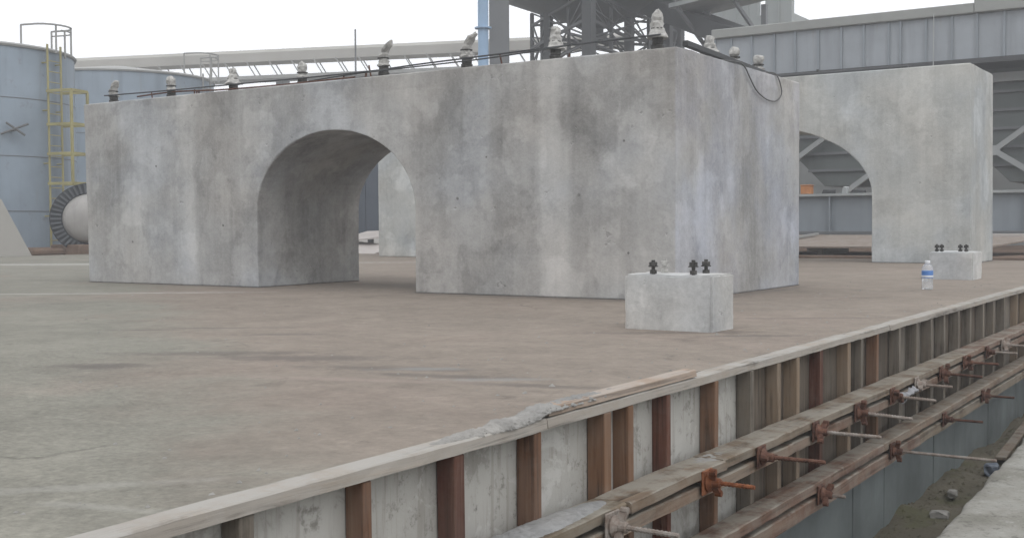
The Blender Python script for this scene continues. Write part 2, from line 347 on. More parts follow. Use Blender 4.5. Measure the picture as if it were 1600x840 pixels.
M['soil'] = dirt_mat('reddish soil', (0.15, 0.10, 0.075), (0.24, 0.17, 0.13), (0.20, 0.15, 0.11))
M['stone'] = paint('grey stone', (0.30, 0.29, 0.27), 0.25, 0.9, 12.0, False)
M['bag'] = paint('blue plastic', (0.16, 0.19, 0.24), 0.5, 0.4, 20.0, False)
def plastic():
    k = NT('clear bottle plastic')
    k.b.inputs['Transmission Weight'].default_value = 0.75
    k.b.inputs['IOR'].default_value = 1.2
    return k.done((0.86, 0.88, 0.90), 0.25, 0, 0.5)
M['bottle'] = plastic()
M['label'] = paint('blue label', (0.10, 0.24, 0.58), 0.1, 0.4, 20, False)
M['ragm'] = paint('dusty plastic', (0.24, 0.24, 0.255), 0.3, 0.6, 20, False)
M['label_white'] = paint('white label print', (0.80, 0.82, 0.85), 0.05, 0.4, 20, False)

# ------------------------------------------------------------------ mesh helpers
class MB:
    def __init__(self): self.v = []; self.f = []
    def add(self, vs, fs):
        b = len(self.v); self.v += [tuple(p) for p in vs]; self.f += [tuple(i + b for i in q) for q in fs]; return self
    def hexa(self, p):
        return self.add(p, [(0, 3, 2, 1), (4, 5, 6, 7), (0, 1, 5, 4), (1, 2, 6, 5), (2, 3, 7, 6), (3, 0, 4, 7)])
    def box(self, x0, x1, y0, y1, z0, z1):
        return self.hexa([(x0, y0, z0), (x1, y0, z0), (x1, y1, z0), (x0, y1, z0), (x0, y0, z1), (x1, y0, z1), (x1, y1, z1), (x0, y1, z1)])
    def bar(self, a, b, w, h, upv=(0, 0, 1)):
        a, b = Vector(a), Vector(b); d = (b - a).normalized(); u = Vector(upv)
        s = d.cross(u)
        if s.length < 1e-4: s = d.cross(Vector((1, 0, 0)))
        s.normalize(); u = s.cross(d); s *= w / 2; u *= h / 2
        return self.hexa([a - s - u, a + s - u, b + s - u, b - s - u, a - s + u, a + s + u, b + s + u, b - s + u])
    def cyl(self, a, b, r0, r1=None, n=12, caps=True):
        r1 = r0 if r1 is None else r1
        a, b = Vector(a), Vector(b); d = (b - a).normalized()
        s = d.cross(Vector((0, 0, 1)));
        if s.length < 1e-4: s = Vector((1, 0, 0))
        s.normalize(); t = d.cross(s)
        vs = []
        for c, r in ((a, r0), (b, r1)):
            for i in range(n):
                q = 2 * math.pi * i / n; vs.append(c + s * math.cos(q) * r + t * math.sin(q) * r)
        fs = [(i, (i + 1) % n, n + (i + 1) % n, n + i) for i in range(n)]
        if caps: fs += [tuple(range(n - 1, -1, -1)), tuple(range(n, 2 * n))]
        return self.add(vs, fs)
    def tube(self, pts, r, n=8):
        pts = [Vector(p) for p in pts]; vs = []; fs = []
        rr = r if isinstance(r, (list, tuple)) else [r] * len(pts)
        for i, p in enumerate(pts):
            d = (pts[min(i + 1, len(pts) - 1)] - pts[max(i - 1, 0)]).normalized()
            s = d.cross(Vector((0.13, 0.21, 0.97)));
            if s.length < 1e-3: s = d.cross(Vector((1, 0, 0)))
            s.normalize(); t = d.cross(s)
            for j in range(n):
                q = 2 * math.pi * j / n; vs.append(p + (s * math.cos(q) + t * math.sin(q)) * rr[i])
        for i in range(len(pts) - 1):
            for j in range(n):
                fs.append((i * n + j, i * n + (j + 1) % n, (i + 1) * n + (j + 1) % n, (i + 1) * n + j))
        fs += [tuple(range(n)), tuple(range((len(pts) - 1) * n, len(pts) * n))]
        return self.add(vs, fs)
    def lathe(self, prof, n=20, o=(0, 0, 0), bend=None):
        vs = []; fs = []
        for i, (r, z) in enumerate(prof):
            bx, by = bend(z) if bend else (0, 0)
            for j in range(n):
                q = 2 * math.pi * j / n; vs.append((o[0] + r * math.cos(q) + bx, o[1] + r * math.sin(q) + by, o[2] + z))
        for i in range(len(prof) - 1):
            for j in range(n): fs.append((i * n + j, i * n + (j + 1) % n, (i + 1) * n + (j + 1) % n, (i + 1) * n + j))
        fs += [tuple(range(n)), tuple(range((len(prof) - 1) * n, len(prof) * n))]
        return self.add(vs, fs)
    def prism_y(self, poly, y0, y1):
        n = len(poly); vs = [(x, y0, z) for x, z in poly] + [(x, y1, z) for x, z in poly]
        return self.add(vs, [tuple(range(n)), tuple(range(2 * n - 1, n - 1, -1))] + [(i, (i + 1) % n, n + (i + 1) % n, n + i) for i in range(n)])
    def build(self, name, mt, parent=None, bevel=0.0, smooth=False, seg=1, merge=False, chip=0.0):
        me = bpy.data.meshes.new(name); me.from_pydata(self.v, [], self.f)
        bm = bmesh.new(); bm.from_mesh(me)
        if merge: bmesh.ops.remove_doubles(bm, verts=bm.verts, dist=1e-5)
        bmesh.ops.recalc_face_normals(bm, faces=bm.faces)
        if chip > 0:
            ed = [e for e in bm.edges if len(e.link_faces) == 2 and e.calc_face_angle(0) > 0.6 and e.calc_length() > 0.1]
            for e in ed: bmesh.ops.subdivide_edges(bm, edges=[e], cuts=int(e.calc_length() / 0.07))
        if bevel > 0:
            ed = [e for e in bm.edges if len(e.link_faces) == 2 and e.calc_face_angle(0) > 0.6]
            bmesh.ops.bevel(bm, geom=ed, offset=bevel, segments=seg, affect='EDGES', profile=0.5, clamp_overlap=True)
        if chip > 0:
            bm.normal_update(); mv = []
            for v in bm.verts:
                n1 = noise.noise_vector(v.co * 2.1) * chip * 1.2 + noise.noise_vector(v.co * 13) * chip
                c_ = noise.noise(v.co * 5.0 + Vector((3, 3, 3)))
                n1 += noise.noise_vector(v.co * 23) * chip * 2.2 if c_ > 0.25 else Vector((0, 0, 0))
                for f_ in v.link_faces:          # keep the broad faces plane
                    if f_.calc_area() > 0.05: n1 -= f_.normal * n1.dot(f_.normal)
                mv.append((v, n1 if v.co.z > 0.02 else Vector((0, 0, 0))))
            for v, n1 in mv: v.co += n1
        bm.to_mesh(me); bm.free()
        if smooth:
            for p in me.polygons: p.use_smooth = True
            me.set_sharp_from_angle(angle=R(40))
        me.materials.append(mt)
        o = bpy.data.objects.new(name, me); COL.objects.link(o)
        if parent is not None:
            o.parent = parent
            if parent.type == 'EMPTY' and parent.get('_loc') is not None:
                o.matrix_parent_inverse = Matrix.Translation(-Vector(parent['_loc']))
        return o

def tag(o, label=None, cat=None, group=None, kind=None):
    if label: o['label'] = label
    if cat: o['category'] = cat
    if group: o['group'] = group
    if kind: o['kind'] = kind
    return o
def thing(name, label, cat, loc=(0, 0, 0), group=None):
    o = bpy.data.objects.new(name, None); COL.objects.link(o); o.location = loc; o['_loc'] = tuple(loc); o.empty_display_size = 0.1
    return tag(o, label, cat, group)
def copy_tree(o, parent=None):
    c = o.copy(); COL.objects.link(c); c.parent = parent
    for ch in o.children: copy_tree(ch, c)
    return c
def roughen(o, amp, scale, axes=(1, 1, 1), keep=None):
    for v in o.data.vertices:
        if keep and keep(v.co): continue
        n = noise.noise_vector(v.co * scale) * amp
        v.co += Vector((n[0] * axes[0], n[1] * axes[1], n[2] * axes[2]))

# ------------------------------------------------------------------ setting
def grid(name, x0, x1, y0, y1, z, nx, ny, mt, amp=0.0, scale=1.0, base=None):
    mb = MB(); vs = []
    for j in range(ny + 1):
        for i in range(nx + 1):
            x = x0 + (x1 - x0) * i / nx; y = y0 + (y1 - y0) * j / ny
            vs.append((x, y, z + (amp * noise.fractal(Vector((x, y, 0)) * scale, 1.0, 2.0, 4) if amp else 0)))
    mb.add(vs, [(j * (nx + 1) + i, j * (nx + 1) + i + 1, (j + 1) * (nx + 1) + i + 1, (j + 1) * (nx + 1) + i) for j in range(ny) for i in range(nx)])
    return mb.build(name, mt, smooth=True)

tag(MB().add([(-900, -900, -1.55), (900, -900, -1.55), (900, 900, -1.55), (-900, 900, -1.55)], [(0, 1, 2, 3)]).build('ground', M['dirt']), kind='structure')
tag(grid('trench_floor', -2.2, 0.2, -2.0, 16.0, -1.22, 50, 380, M['dirt'], 0.055, 1.7), kind='structure')
slab = tag(MB().box(-22.9, -1.949, -6.0, 19.7, -1.54, 0.0).build('foundation_slab', M['slab']), kind='structure')
tag(MB().box(-90, -22.95, -40, 120, -1.53, -0.03).build('yard', M['yard']), kind='structure')
tag(MB().box(-22.94, 40, 23.2, 120, -1.53, -0.06).build('back_yard', M['soil']), kind='structure')

# near slab at the lower right with a chipped edge
mb = MB(); prof = []
N = 220; xs_in = [0.0, 0.012, 0.03, 0.08, 0.3, 1.0, 7.0]; vs = []
for i in range(N + 1):
    y = -4.0 + 18.0 * i / N
    e = -1.045 - 0.0302 * y + 0.018 * noise.fractal(Vector((y * 3.1, 2, 0)), 1.0, 2.0, 4) - 0.03 * max(0, noise.noise(Vector((y * 1.3, 9, 0))) - 0.25)
    drop = 0.012 + 0.012 * noise.noise(Vector((y * 9, 4, 4)))
    vs.append((e + 0.02, y, -1.45)); vs.append((e, y, -0.78))
    for k_, q in enumerate(xs_in[1:]):
        z = -0.75 + 0.006 * noise.fractal(Vector((q * 3, y * 3, 1)), 1.0, 2.0, 3) - (drop if k_ == 0 else drop * 0.4 if k_ == 1 else 0)
        vs.append((e + q, y, z))
w = len(xs_in) + 1
mb.add(vs, [(i * w + k_, (i + 1) * w + k_, (i + 1) * w + k_ + 1, i * w + k_ + 1) for i in range(N) for k_ in range(w - 1)])
tag(mb.build('near_slab', M['near'], smooth=True), kind='structure')

# ------------------------------------------------------------------ arched piers
def arch_pts(cx, a, b, zs, n=40):
    return [(cx - a * math.cos(math.pi * i / n), zs + b * math.sin(math.pi * i / n)) for i in range(n + 1)]

ARCH1 = [(-11.05, 0.0), (-8.42, 0.0)] + arch_pts(-7.43, 0.99, 0.755, 0.755) + [(-6.44, 0.0), (-6.0, 0.0), (-6.0, 1.975), (-11.09, 1.975)]
pier = thing('arched_pier', 'large grey concrete pier with an arched passage and a row of wrapped bolts on top', 'concrete pier', (-7.4, 9.5, 0.0))
mb = MB()
n = len(ARCH1)
f0 = [(x, 8.26, z) for x, z in ARCH1]; f1 = [(x, 9.80, z) for x, z in ARCH1]
idx_skip = n - 3                       # the edge between the two points at x = -6.0
mb.add(f0 + f1, [tuple(range(n)), tuple(range(2 * n - 1, n - 1, -1))] + [(i, (i + 1) % n, n + (i + 1) % n, n + i) for i in range(n) if i != idx_skip])
X0, X1, Y0, Y1, Y2, ZT = -6.0, -3.862, 8.26, 9.80, 11.05, 1.975
mb.add([(X0, Y0, 0), (X1, Y0, 0), (X1, Y0, ZT), (X0, Y0, ZT)], [(0, 1, 2, 3)])
mb.add([(X1, Y0, 0), (X1, Y2, 0), (X1, Y2, ZT), (X1, Y0, ZT)], [(0, 1, 2, 3)])
mb.add([(X0, Y1, 0), (X0, Y2, 0), (X0, Y2, ZT), (X0, Y1, ZT)], [(0, 1, 2, 3)])
mb.add([(X0, Y2, 0), (X1, Y2, 0), (X1, Y2, ZT), (X0, Y2, ZT)], [(0, 1, 2, 3)])
mb.add([(X0, Y0, ZT), (X1, Y0, ZT), (X1, Y2, ZT), (X0, Y2, ZT), (X0, Y1, ZT)], [(0, 1, 2, 3, 4)])
mb.add([(X0, Y0, 0), (X1, Y0, 0), (X1, Y2, 0), (X0, Y2, 0), (X0, Y1, 0)], [(0, 1, 2, 3, 4)])
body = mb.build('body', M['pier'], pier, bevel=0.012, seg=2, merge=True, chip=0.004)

ARCH2 = [(-14.85, 0.0), (-8.70, 0.0)] + arch_pts(-6.905, 1.80, 1.12, 1.01) + [(-5.105, 0.0), (-3.665, 0.0), (-3.685, 2.925), (-14.85, 2.925)]
pier2 = thing('arched_pier', 'tall pale concrete pier with a wide arch standing behind the bolted pier', 'concrete pier', (-9.0, 18.6, 0.0))
MB().prism_y(ARCH2, 17.87, 19.49).build('body', M['far_pier'], pier2, bevel=0.016, seg=2, chip=0.004)

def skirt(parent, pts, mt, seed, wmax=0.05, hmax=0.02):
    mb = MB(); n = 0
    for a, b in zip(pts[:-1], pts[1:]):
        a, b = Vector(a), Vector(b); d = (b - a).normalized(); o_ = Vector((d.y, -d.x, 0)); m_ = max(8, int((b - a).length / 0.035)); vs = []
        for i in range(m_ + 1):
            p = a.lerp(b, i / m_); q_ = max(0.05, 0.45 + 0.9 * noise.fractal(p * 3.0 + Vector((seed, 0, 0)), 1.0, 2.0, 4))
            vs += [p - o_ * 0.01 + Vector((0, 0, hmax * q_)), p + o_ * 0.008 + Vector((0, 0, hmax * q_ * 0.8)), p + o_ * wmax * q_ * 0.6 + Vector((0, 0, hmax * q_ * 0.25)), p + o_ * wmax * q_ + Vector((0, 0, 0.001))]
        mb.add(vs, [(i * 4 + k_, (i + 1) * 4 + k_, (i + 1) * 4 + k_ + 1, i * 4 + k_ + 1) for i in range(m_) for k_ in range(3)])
    return mb.build('base_skirt', mt, parent)
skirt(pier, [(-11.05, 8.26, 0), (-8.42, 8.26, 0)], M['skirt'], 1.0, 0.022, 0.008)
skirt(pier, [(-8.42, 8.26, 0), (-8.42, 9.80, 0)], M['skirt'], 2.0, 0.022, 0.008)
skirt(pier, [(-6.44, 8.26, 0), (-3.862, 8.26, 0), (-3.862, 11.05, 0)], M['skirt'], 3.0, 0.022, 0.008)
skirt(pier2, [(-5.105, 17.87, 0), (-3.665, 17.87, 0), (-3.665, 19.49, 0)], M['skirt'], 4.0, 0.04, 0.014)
rs = random.Random(77)
for (x, z) in ((-5.965, 0.84), (-4.325, 1.27), (-4.288, 0.376), (-4.74, 0.845), (-5.656, 1.19), (-9.9, 1.25), (-8.9, 0.62), (-10.3, 0.45)):
    r_ = rs.uniform(0.008, 0.015)
    MB().cyl((x, 8.2575, z), (x, 8.285, z), r_, n=10).build('tie_hole_plug', M['plug'], pier)
for i in range(16):
    x = rs.uniform(-10.8, -4.2); y = rs.uniform(8.5, 8.9); hh = rs.uniform(0.05, 0.16)
    MB().cyl((x, y, 1.93), (x + rs.uniform(-0.05, 0.05), y, 1.976 + hh), 0.008, n=6).build('rebar_stub', M['rust_dark'], pier)
# anchor bolts cast into the pier tops
def hexnut(mb, c, r, h, rot=0.0):
    vs = [(c[0] + r * math.cos(rot + i * math.pi / 3), c[1] + r * math.sin(rot + i * math.pi / 3), c[2] + z) for z in (0, h) for i in range(6)]
    return mb.add(vs, [(i, (i + 1) % 6, 6 + (i + 1) % 6, 6 + i) for i in range(6)] + [tuple(range(5, -1, -1)), tuple(range(6, 12))])

def wrapped_bolt(x, y, z, parent, h, kind, i):
    rod = MB().cyl((x, y, z - 0.05), (x, y, z + h * 0.72), 0.017, n=10).build('anchor_bolt', M['bolt_dark'], parent)
    b = MB().box(x - 0.085, x + 0.085, y - 0.085, y + 0.085, z + 0.001, z + 0.024)
    b.build('washer_plate', M['bolt_dark'], rod, 0.003)
    f = h / 0.355
    nb = MB(); hexnut(nb, (x, y, z + 0.024), 0.055, 0.05 * f, i); hexnut(nb, (x, y, z + 0.026 + 0.05 * f), 0.052, 0.05 * f, i + 0.3)
    nb.build('nut', M['bolt_dark'], rod, 0.004)
    rs = random.Random(i * 13 + 5)
    lean = rs.uniform(-0.25, 0.25)
    zb = 0.024 + 0.105 * f
    if kind == 'finger':     # wrapping drawn out into a bent finger
        sh_ = [(0.062, 0.0), (0.066, 0.05), (0.048, 0.12), (0.052, 0.22), (0.043, 0.3), (0.045, 0.45), (0.036, 0.52), (0.042, 0.66), (0.036, 0.82), (0.030, 0.93), (0.012, 1.0)]
        bend = lambda q: (1.5 * max(0, q - h * 0.6) ** 1.25, -0.25 * max(0, q - h * 0.5))
    elif kind == 'bell':     # flared wrapping like a small bell
        sh_ = [(0.088, 0.0), (0.090, 0.06), (0.066, 0.16), (0.060, 0.28), (0.050, 0.38), (0.053, 0.5), (0.040, 0.62), (0.043, 0.74), (0.037, 0.88), (0.026, 0.96), (0.012, 1.0)]
        bend = lambda q: (lean * 0.15 * q, 0)
    else:                    # short knotted cap
        sh_ = [(0.056, 0.0), (0.060, 0.08), (0.040, 0.2), (0.033, 0.36), (0.046, 0.55), (0.052, 0.7), (0.044, 0.86), (0.026, 0.96), (0.010, 1.0)]
        bend = lambda q: (lean * 0.35 * max(0, q - 0.1), 0)
    prof = [(r_, zb + t_ * (h - zb)) for r_, t_ in sh_]
    w = MB().lathe(prof, 18, (x, y, z), bend).build('wrapping', M['wrap'], rod)
    for v in w.data.vertices:
        v.co += noise.noise_vector(v.co * 24 + Vector((i * 3.1, 0, 0))) * 0.014 + noise.noise_vector(v.co * 70 + Vector((i * 3.1, 0, 0))) * 0.008
    tz = zb + 0.33 * (h - zb); ox, oy = bend(tz)
    MB().lathe([(0.046, -0.006), (0.056, -0.004), (0.056, 0.004), (0.046, 0.006)], 12, (x + ox, y + oy, z + tz)).build('tie_wire', M['bolt_dark'], rod)
    return rod

ZB = 1.976
BOLTS = [(-10.94, 8.55, 0.27, 'finger'), (-9.98, 8.55, 0.26, 'cap'), (-9.03, 8.55, 0.27, 'bell'), (-8.06, 8.55, 0.25, 'cap'), (-7.02, 8.55, 0.355, 'finger'),
         (-6.06, 8.55, 0.34, 'finger'), (-5.13, 8.55, 0.32, 'bell'), (-4.17, 8.55, 0.355, 'bell'), (-4.12, 9.49, 0.27, 'bell'), (-4.12, 10.03, 0.24, 'cap'), (-4.12, 10.62, 0.235, 'cap')]
for i, (x, y, h, kd) in enumerate(BOLTS): wrapped_bolt(x, y, ZB, pier, h, kd, i)
for i, x in enumerate((-10.3, -8.9, -7.5, -6.1)):
    rod = MB().cyl((x, 18.3, 2.9), (x, 18.3, 3.06), 0.02, n=8).build('anchor_bolt', M['bolt_dark'], pier2)
    nb = MB(); hexnut(nb, (x, 18.3, 2.935), 0.05, 0.05, i); nb.build('nut', M['bolt_dark'], rod)

# steel bars threaded between the bolts
def jag(pts, amp, seed):
    out = []
    for i in range(len(pts) - 1):
        a, b = Vector(pts[i]), Vector(pts[i + 1])
        for k_ in range(8):
            p = a.lerp(b, k_ / 8.0); out.append(p + Vector((0, 0, amp * noise.noise(Vector((seed, i + k_ / 8.0, 0))))))
    return out + [Vector(pts[-1])]
tag(MB().tube(jag([(-11.0, 8.47, 2.085), (-9.0, 8.47, 2.065), (-7.0, 8.47, 2.06), (-5.9, 8.47, 2.09), (-4.1, 8.46, 2.115)], 0.012, 1.0), 0.008).build('steel_bar', M['steel_dark'], smooth=True),
    'long dark steel bar resting against the bolts along the front edge of the bolted pier', 'steel bar')
tag(MB().tube(jag([(-9.6, 8.68, 2.008), (-7.4, 8.68, 2.035), (-5.6, 8.68, 2.02)], 0.01, 2.0), 0.016).build('steel_bar', M['steel_dark'], smooth=True),
    'thin steel bar lying flat behind the bolts over the arch', 'steel bar')
tag(MB().bar((-4.02, 8.75, 2.075), (-4.02, 10.85, 2.005), 0.05, 0.05).build('steel_angle', M['steel_dark'], bevel=0.006),
    'dark steel length lying along the right top edge of the bolted pier', 'steel bar')
tag(MB().tube(jag([(-9.9, 17.98, 2.96), (-7.0, 17.98, 2.955), (-4.6, 17.98, 2.95)], 0.02, 3.0), 0.026).build('steel_bar', M['steel_dark'], smooth=True),
    'dark steel bar lying along the top edge of the pale rear pier', 'steel bar')
tag(MB().tube(jag([(-8.3, 8.62, 2.03), (-6.6, 8.40, 2.045), (-4.9, 8.42, 2.10)], 0.03, 5.0), 0.007).build('tie_wire_run', M['steel_dark'], smooth=True),
    'thin wavy wire strung low along the bolts between the arch and the tall bolt', 'wire')
tag(MB().tube(jag([(-10.6, 8.60, 2.06), (-9.2, 8.44, 2.02), (-7.3, 8.46, 2.015)], 0.03, 6.0), 0.009).build('bent_rebar', M['rust_dark'], smooth=True),
    'bent rusty rebar lying at the left end of the big pier top', 'rebar')
# cable loop hanging over the right face of the pier
cp = [(-4.0, 9.45, 2.02), (-3.88, 9.56, 2.0), (-3.845, 9.605, 1.96), (-3.843, 9.709, 1.885), (-3.843, 9.861, 1.79), (-3.843, 10.05, 1.738), (-3.843, 10.21, 1.724), (-3.843, 10.36, 1.735), (-3.843, 10.47, 1.78), (-3.843, 10.50, 1.84), (-3.843, 10.44, 1.93), (-3.86, 10.36, 1.99), (-3.95, 10.3, 2.0)]
def smooth_path(p, k_=5):
    p = [Vector(q) for q in p]; out = []
    for i in range(len(p) - 1):
        a, b, c, d = p[max(i - 1, 0)], p[i], p[i + 1], p[min(i + 2, len(p) - 1)]
        for j in range(k_):
            t = j / k_
            out.append(0.5 * ((2 * b) + (c - a) * t + (2 * a - 5 * b + 4 * c - d) * t * t + (3 * b - a - 3 * c + d) * t ** 3))
    return out + [p[-1]]
tag(MB().tube(smooth_path(cp), 0.006).build('hanging_cable', M['cable'], smooth=True), 'dark cable hanging in a loop over the top right face of the bolted pier', 'cable')

# ------------------------------------------------------------------ small plinths with four bolts
def plinth(x0, x1, y0, y1, h, label, bolts, seed):
    t = thing('concrete_plinth', label, 'concrete block', ((x0 + x1) / 2, (y0 + y1) / 2, 0))
    mb = MB(); nx, ny, nz = 14, 8, 8
    bm = bmesh.new(); bmesh.ops.create_cube(bm, size=1.0)
    bmesh.ops.bevel(bm, geom=bm.edges[:], offset=0.03, segments=2, affect='EDGES')
    bmesh.ops.subdivide_edges(bm, edges=[e for e in bm.edges if e.calc_length() > 0.5], cuts=9, use_grid_fill=True)
    for v in bm.verts:
        v.co = Vector((x0 + (v.co.x + 0.5) * (x1 - x0), y0 + (v.co.y + 0.5) * (y1 - y0), (v.co.z + 0.5) * h))
        v.co += noise.noise_vector(v.co * 5 + Vector((seed, 0, 0))) * 0.007 + noise.noise_vector(v.co * 21 + Vector((seed, 0, 0))) * 0.004
        if v.co.z < 0.02: v.co.z = -0.004
    me = bpy.data.meshes.new('body'); bm.to_mesh(me); bm.free(); me.materials.append(M['block'])
    for p in me.polygons: p.use_smooth = True
    me.set_sharp_from_angle(angle=R(35))
    o = bpy.data.objects.new('body', me); COL.objects.link(o); o.parent = t; o.matrix_parent_inverse = Matrix.Translation(-Vector(t['_loc']))
    for i, (bx, by, bh, mk) in enumerate(bolts):
        rod = MB().cyl((bx, by, h - 0.03), (bx, by, h + bh), 0.011, n=10).build('anchor_bolt', M[mk], t)
        nb = MB(); hexnut(nb, (bx, by, h + 0.004), 0.023, 0.022, i); nb.build('nut', M[mk], rod, 0.002)
        nb = MB(); hexnut(nb, (bx, by, h + bh * 0.60), 0.024, 0.022, i + 0.4); nb.build('nut', M[mk], rod, 0.002)
        MB().cyl((bx, by, h + bh * 0.60 - 0.006), (bx, by, h + bh * 0.60), 0.029, n=12).build('washer', M[mk], rod)
    return t
plinth(-3.128, -2.58, 5.97, 6.275, 0.315, 'small pale concrete block with four bolts in front of the big pier', [(-2.965, 6.02, 0.082, 'bolt_dark'), (-2.97, 6.18, 0.085, 'wrap'), (-2.715, 6.02, 0.085, 'bolt_dark'), (-2.70, 6.16, 0.085, 'bolt_dark')], 3.0)
plinth(-3.05, -2.60, 12.80, 13.25, 0.292, 'small pale concrete block beside the water bottle at the foot of the rear pier', [(-3.00, 12.95, 0.08, 'bolt_dark'), (-2.95, 12.95, 0.08, 'bolt_dark'), (-2.76, 12.95, 0.08, 'bolt_dark'), (-2.70, 12.95, 0.08, 'bolt_dark')], 8.0)

# ------------------------------------------------------------------ bottle
bt = thing('water_bottle', 'clear plastic water bottle with blue label standing on the slab', 'bottle', (-2.588, 10.82, 0.0))
o3 = (-2.588, 10.82, 0.001)
MB().lathe([(0.040, 0.0), (0.048, 0.008), (0.049, 0.03), (0.046, 0.04), (0.049, 0.05), (0.046, 0.065), (0.049, 0.08), (0.049, 0.185), (0.045, 0.205), (0.030, 0.222), (0.020, 0.230), (0.020, 0.238)], 24, o3).build('body', M['bottle'], bt, smooth=True)
lb = MB().lathe([(0.0500, 0.105), (0.0505, 0.107), (0.0505, 0.168), (0.0500, 0.170)], 24, o3).build('label', M['label'], bt, smooth=True)
MB().lathe([(0.0510, 0.112), (0.0513, 0.114), (0.0513, 0.126), (0.0510, 0.128)], 24, o3).build('label_stripe', M['label_white'], lb, smooth=True)
MB().lathe([(0.021, 0.236), (0.024, 0.238), (0.024, 0.257), (0.020, 0.260)], 18, o3).build('cap', M['label_white'], bt, smooth=True)

# ------------------------------------------------------------------ formwork along the slab edge
fw = thing('timber_formwork', 'timber and ply formwork with upright studs lining the slab edge above the trench', 'formwork', (-1.9, 6.0, -0.98))
XS, XO = -1.930, -1.865                     # sheathing face, outer face of the studs
STUDS = [1.36, 1.77, 2.18, 2.56, 2.97, 3.41, 3.59, 3.90, 4.34, 4.72, 5.06, 5.30, 5.67, 6.11, 6.35, 6.65, 7.12, 7.52, 7.90, 8.27, 8.70, 9.13, 9.59, 10.0, 10.42, 11.05, 11.5, 12.0, 12.5, 13.0]
WID = {2.56: 0.048, 3.41: 0.05, 1.77: 0.045, 6.11: 0.05}
rs = random.Random(3)
for y in STUDS:
    wd = WID.get(y, rs.uniform(0.032, 0.045)); lean = rs.uniform(-0.008, 0.008); dp = rs.uniform(-0.006, 0.004)
    a, b = XS, XO + dp
    MB().hexa([(a, y + lean, -0.70), (b, y + lean, -0.70), (b, y + lean + wd, -0.70), (a, y + lean + wd, -0.70), (a, y, -0.032), (b, y, -0.032), (b, y + wd, -0.032), (a, y + wd, -0.032)]).build('stud', M['stud_' + STUD_KIND.get(y, ('grey', 'grey', 'tan')[int(y * 7) % 3])], fw, 0.003)
cuts = [-1.0, 0.9, 2.19, 3.42, 4.02, 4.88, 5.45, 6.12, 7.13, 8.28, 9.6, 11.06, 13.6]
for a, b in zip(cuts[:-1], cuts[1:]):
    j = rs.uniform(-0.003, 0.002)
    MB().box(-1.948, XS + j, a + 0.003, b - 0.003, -0.74, -0.033).build('panel', M['ply'] if a < 4.8 else M['bare_ply'], fw, 0.002)
cuts = [-1.0 + 0.62 * i for i in range(24)]
for a, b in zip(cuts[:-1], cuts[1:]):
    j = rs.uniform(-0.004, 0.006)
    MB().box(-1.948, XS + j - 0.004, a + 0.004, b - 0.004, -1.45, -0.744).build('lower_panel', M['form_steel'], fw, 0.003)
def wavy_board(y0, y1, x0, x1, z0, z1, name, mt, parent, seed, amp=0.004):
    mb = MB(); n = max(6, int((y1 - y0) / 0.08)); vs = []
    for i in range(n + 1):
        y = y0 + (y1 - y0) * i / n
        q = noise.noise_vector(Vector((y * 2.3, seed, 0))) * amp; q2 = noise.noise_vector(Vector((y * 11, seed + 5, 0))) * amp * 0.5
        for k_, (x, z) in enumerate(((x0, z0), (x1, z0), (x1 - 0.003, z1 - 0.004), (x1 - 0.009, z1), (x0, z1))):
            e = noise.noise_vector(Vector((y * 17, seed + k_ * 3, 2))) * amp * 0.5
            vs.append((x + q[0] * (1 if k_ not in (0, 4) else 0.3) + e[0], y, z + q[2] * 0.7 + q2[2] + e[2]))
    fs = [(i * 5 + k_, i * 5 + (k_ + 1) % 5, (i + 1) * 5 + (k_ + 1) % 5, (i + 1) * 5 + k_) for i in range(n) for k_ in range(5)]
    fs += [(0, 1, 2, 3, 4), tuple(n * 5 + k_ for k_ in (4, 3, 2, 1, 0))]
    return mb.add(vs, fs).build(name, mt, parent)
wavy_board(-0.6, 3.045, -1.938, -1.862, -0.030, 0.004, 'top_plate', M['plate'], fw, 1.0)
wavy_board(3.050, 6.9, -1.938, -1.862, -0.030, 0.003, 'top_plate', M['plate'], fw, 2.0)
wavy_board(6.904, 13.6, -1.938, -1.860, -0.030, 0.004, 'top_plate', M['plate'], fw, 3.0)
tag(wavy_board(3.06, 4.17, -1.926, -1.866, 0.0075, 0.034, 'loose_board', M['plank'], None, 4.0, 0.003), 'short pinkish board lying on the top plate of the formwork next to the concrete spill', 'board')

def spill(name, label, pts, seed, hgt, wid, mt='spill'):
    """lumpy ridge of hardened concrete; pts give its centre line"""
    mb = MB(); vs = []; n = len(pts); m_ = 18
    for i, p in enumerate(pts):
        t = i / (n - 1); env = math.sin(math.pi * min(1, max(0, t))) ** 0.35
        for j in range(m_ + 1):
            a = math.pi * j / m_
            q = Vector((p[0] - math.cos(a) * wid * env, p[1], p[2] + math.sin(a) * hgt * env))
            d = noise.fractal(q * 34 + Vector((seed, 0, 0)), 0.6, 2.3, 6) * 0.42 * hgt + noise.noise(q * 9 + Vector((seed, 0, 0))) * 0.35 * hgt
            q.x += d * env * (-math.cos(a)); q.z += (d * env * math.sin(a)) if 0 < j < m_ else 0
            vs.append(q)
    mb.add(vs, [(i * (m_ + 1) + j, i * (m_ + 1) + j + 1, (i + 1) * (m_ + 1) + j + 1, (i + 1) * (m_ + 1) + j) for i in range(n - 1) for j in range(m_)])
    return tag(mb.build(name, M[mt]), label, 'concrete spill')
def run(y0, y1, x, z, n): return [(x(y0 + (y1 - y0) * i / n) if callable(x) else x, y0 + (y1 - y0) * i / n, z(y0 + (y1 - y0) * i / n) if callable(z) else z) for i in range(n + 1)]
spill('concrete_spill', 'lumpy ridge of hardened concrete spilt on the top plate of the formwork', run(2.50, 3.62, -1.903, lambda y: 0.0 + 0.020 * max(0, min(1, (y - 2.95) / 0.12)), 220), 2.0, 0.020, 0.044)
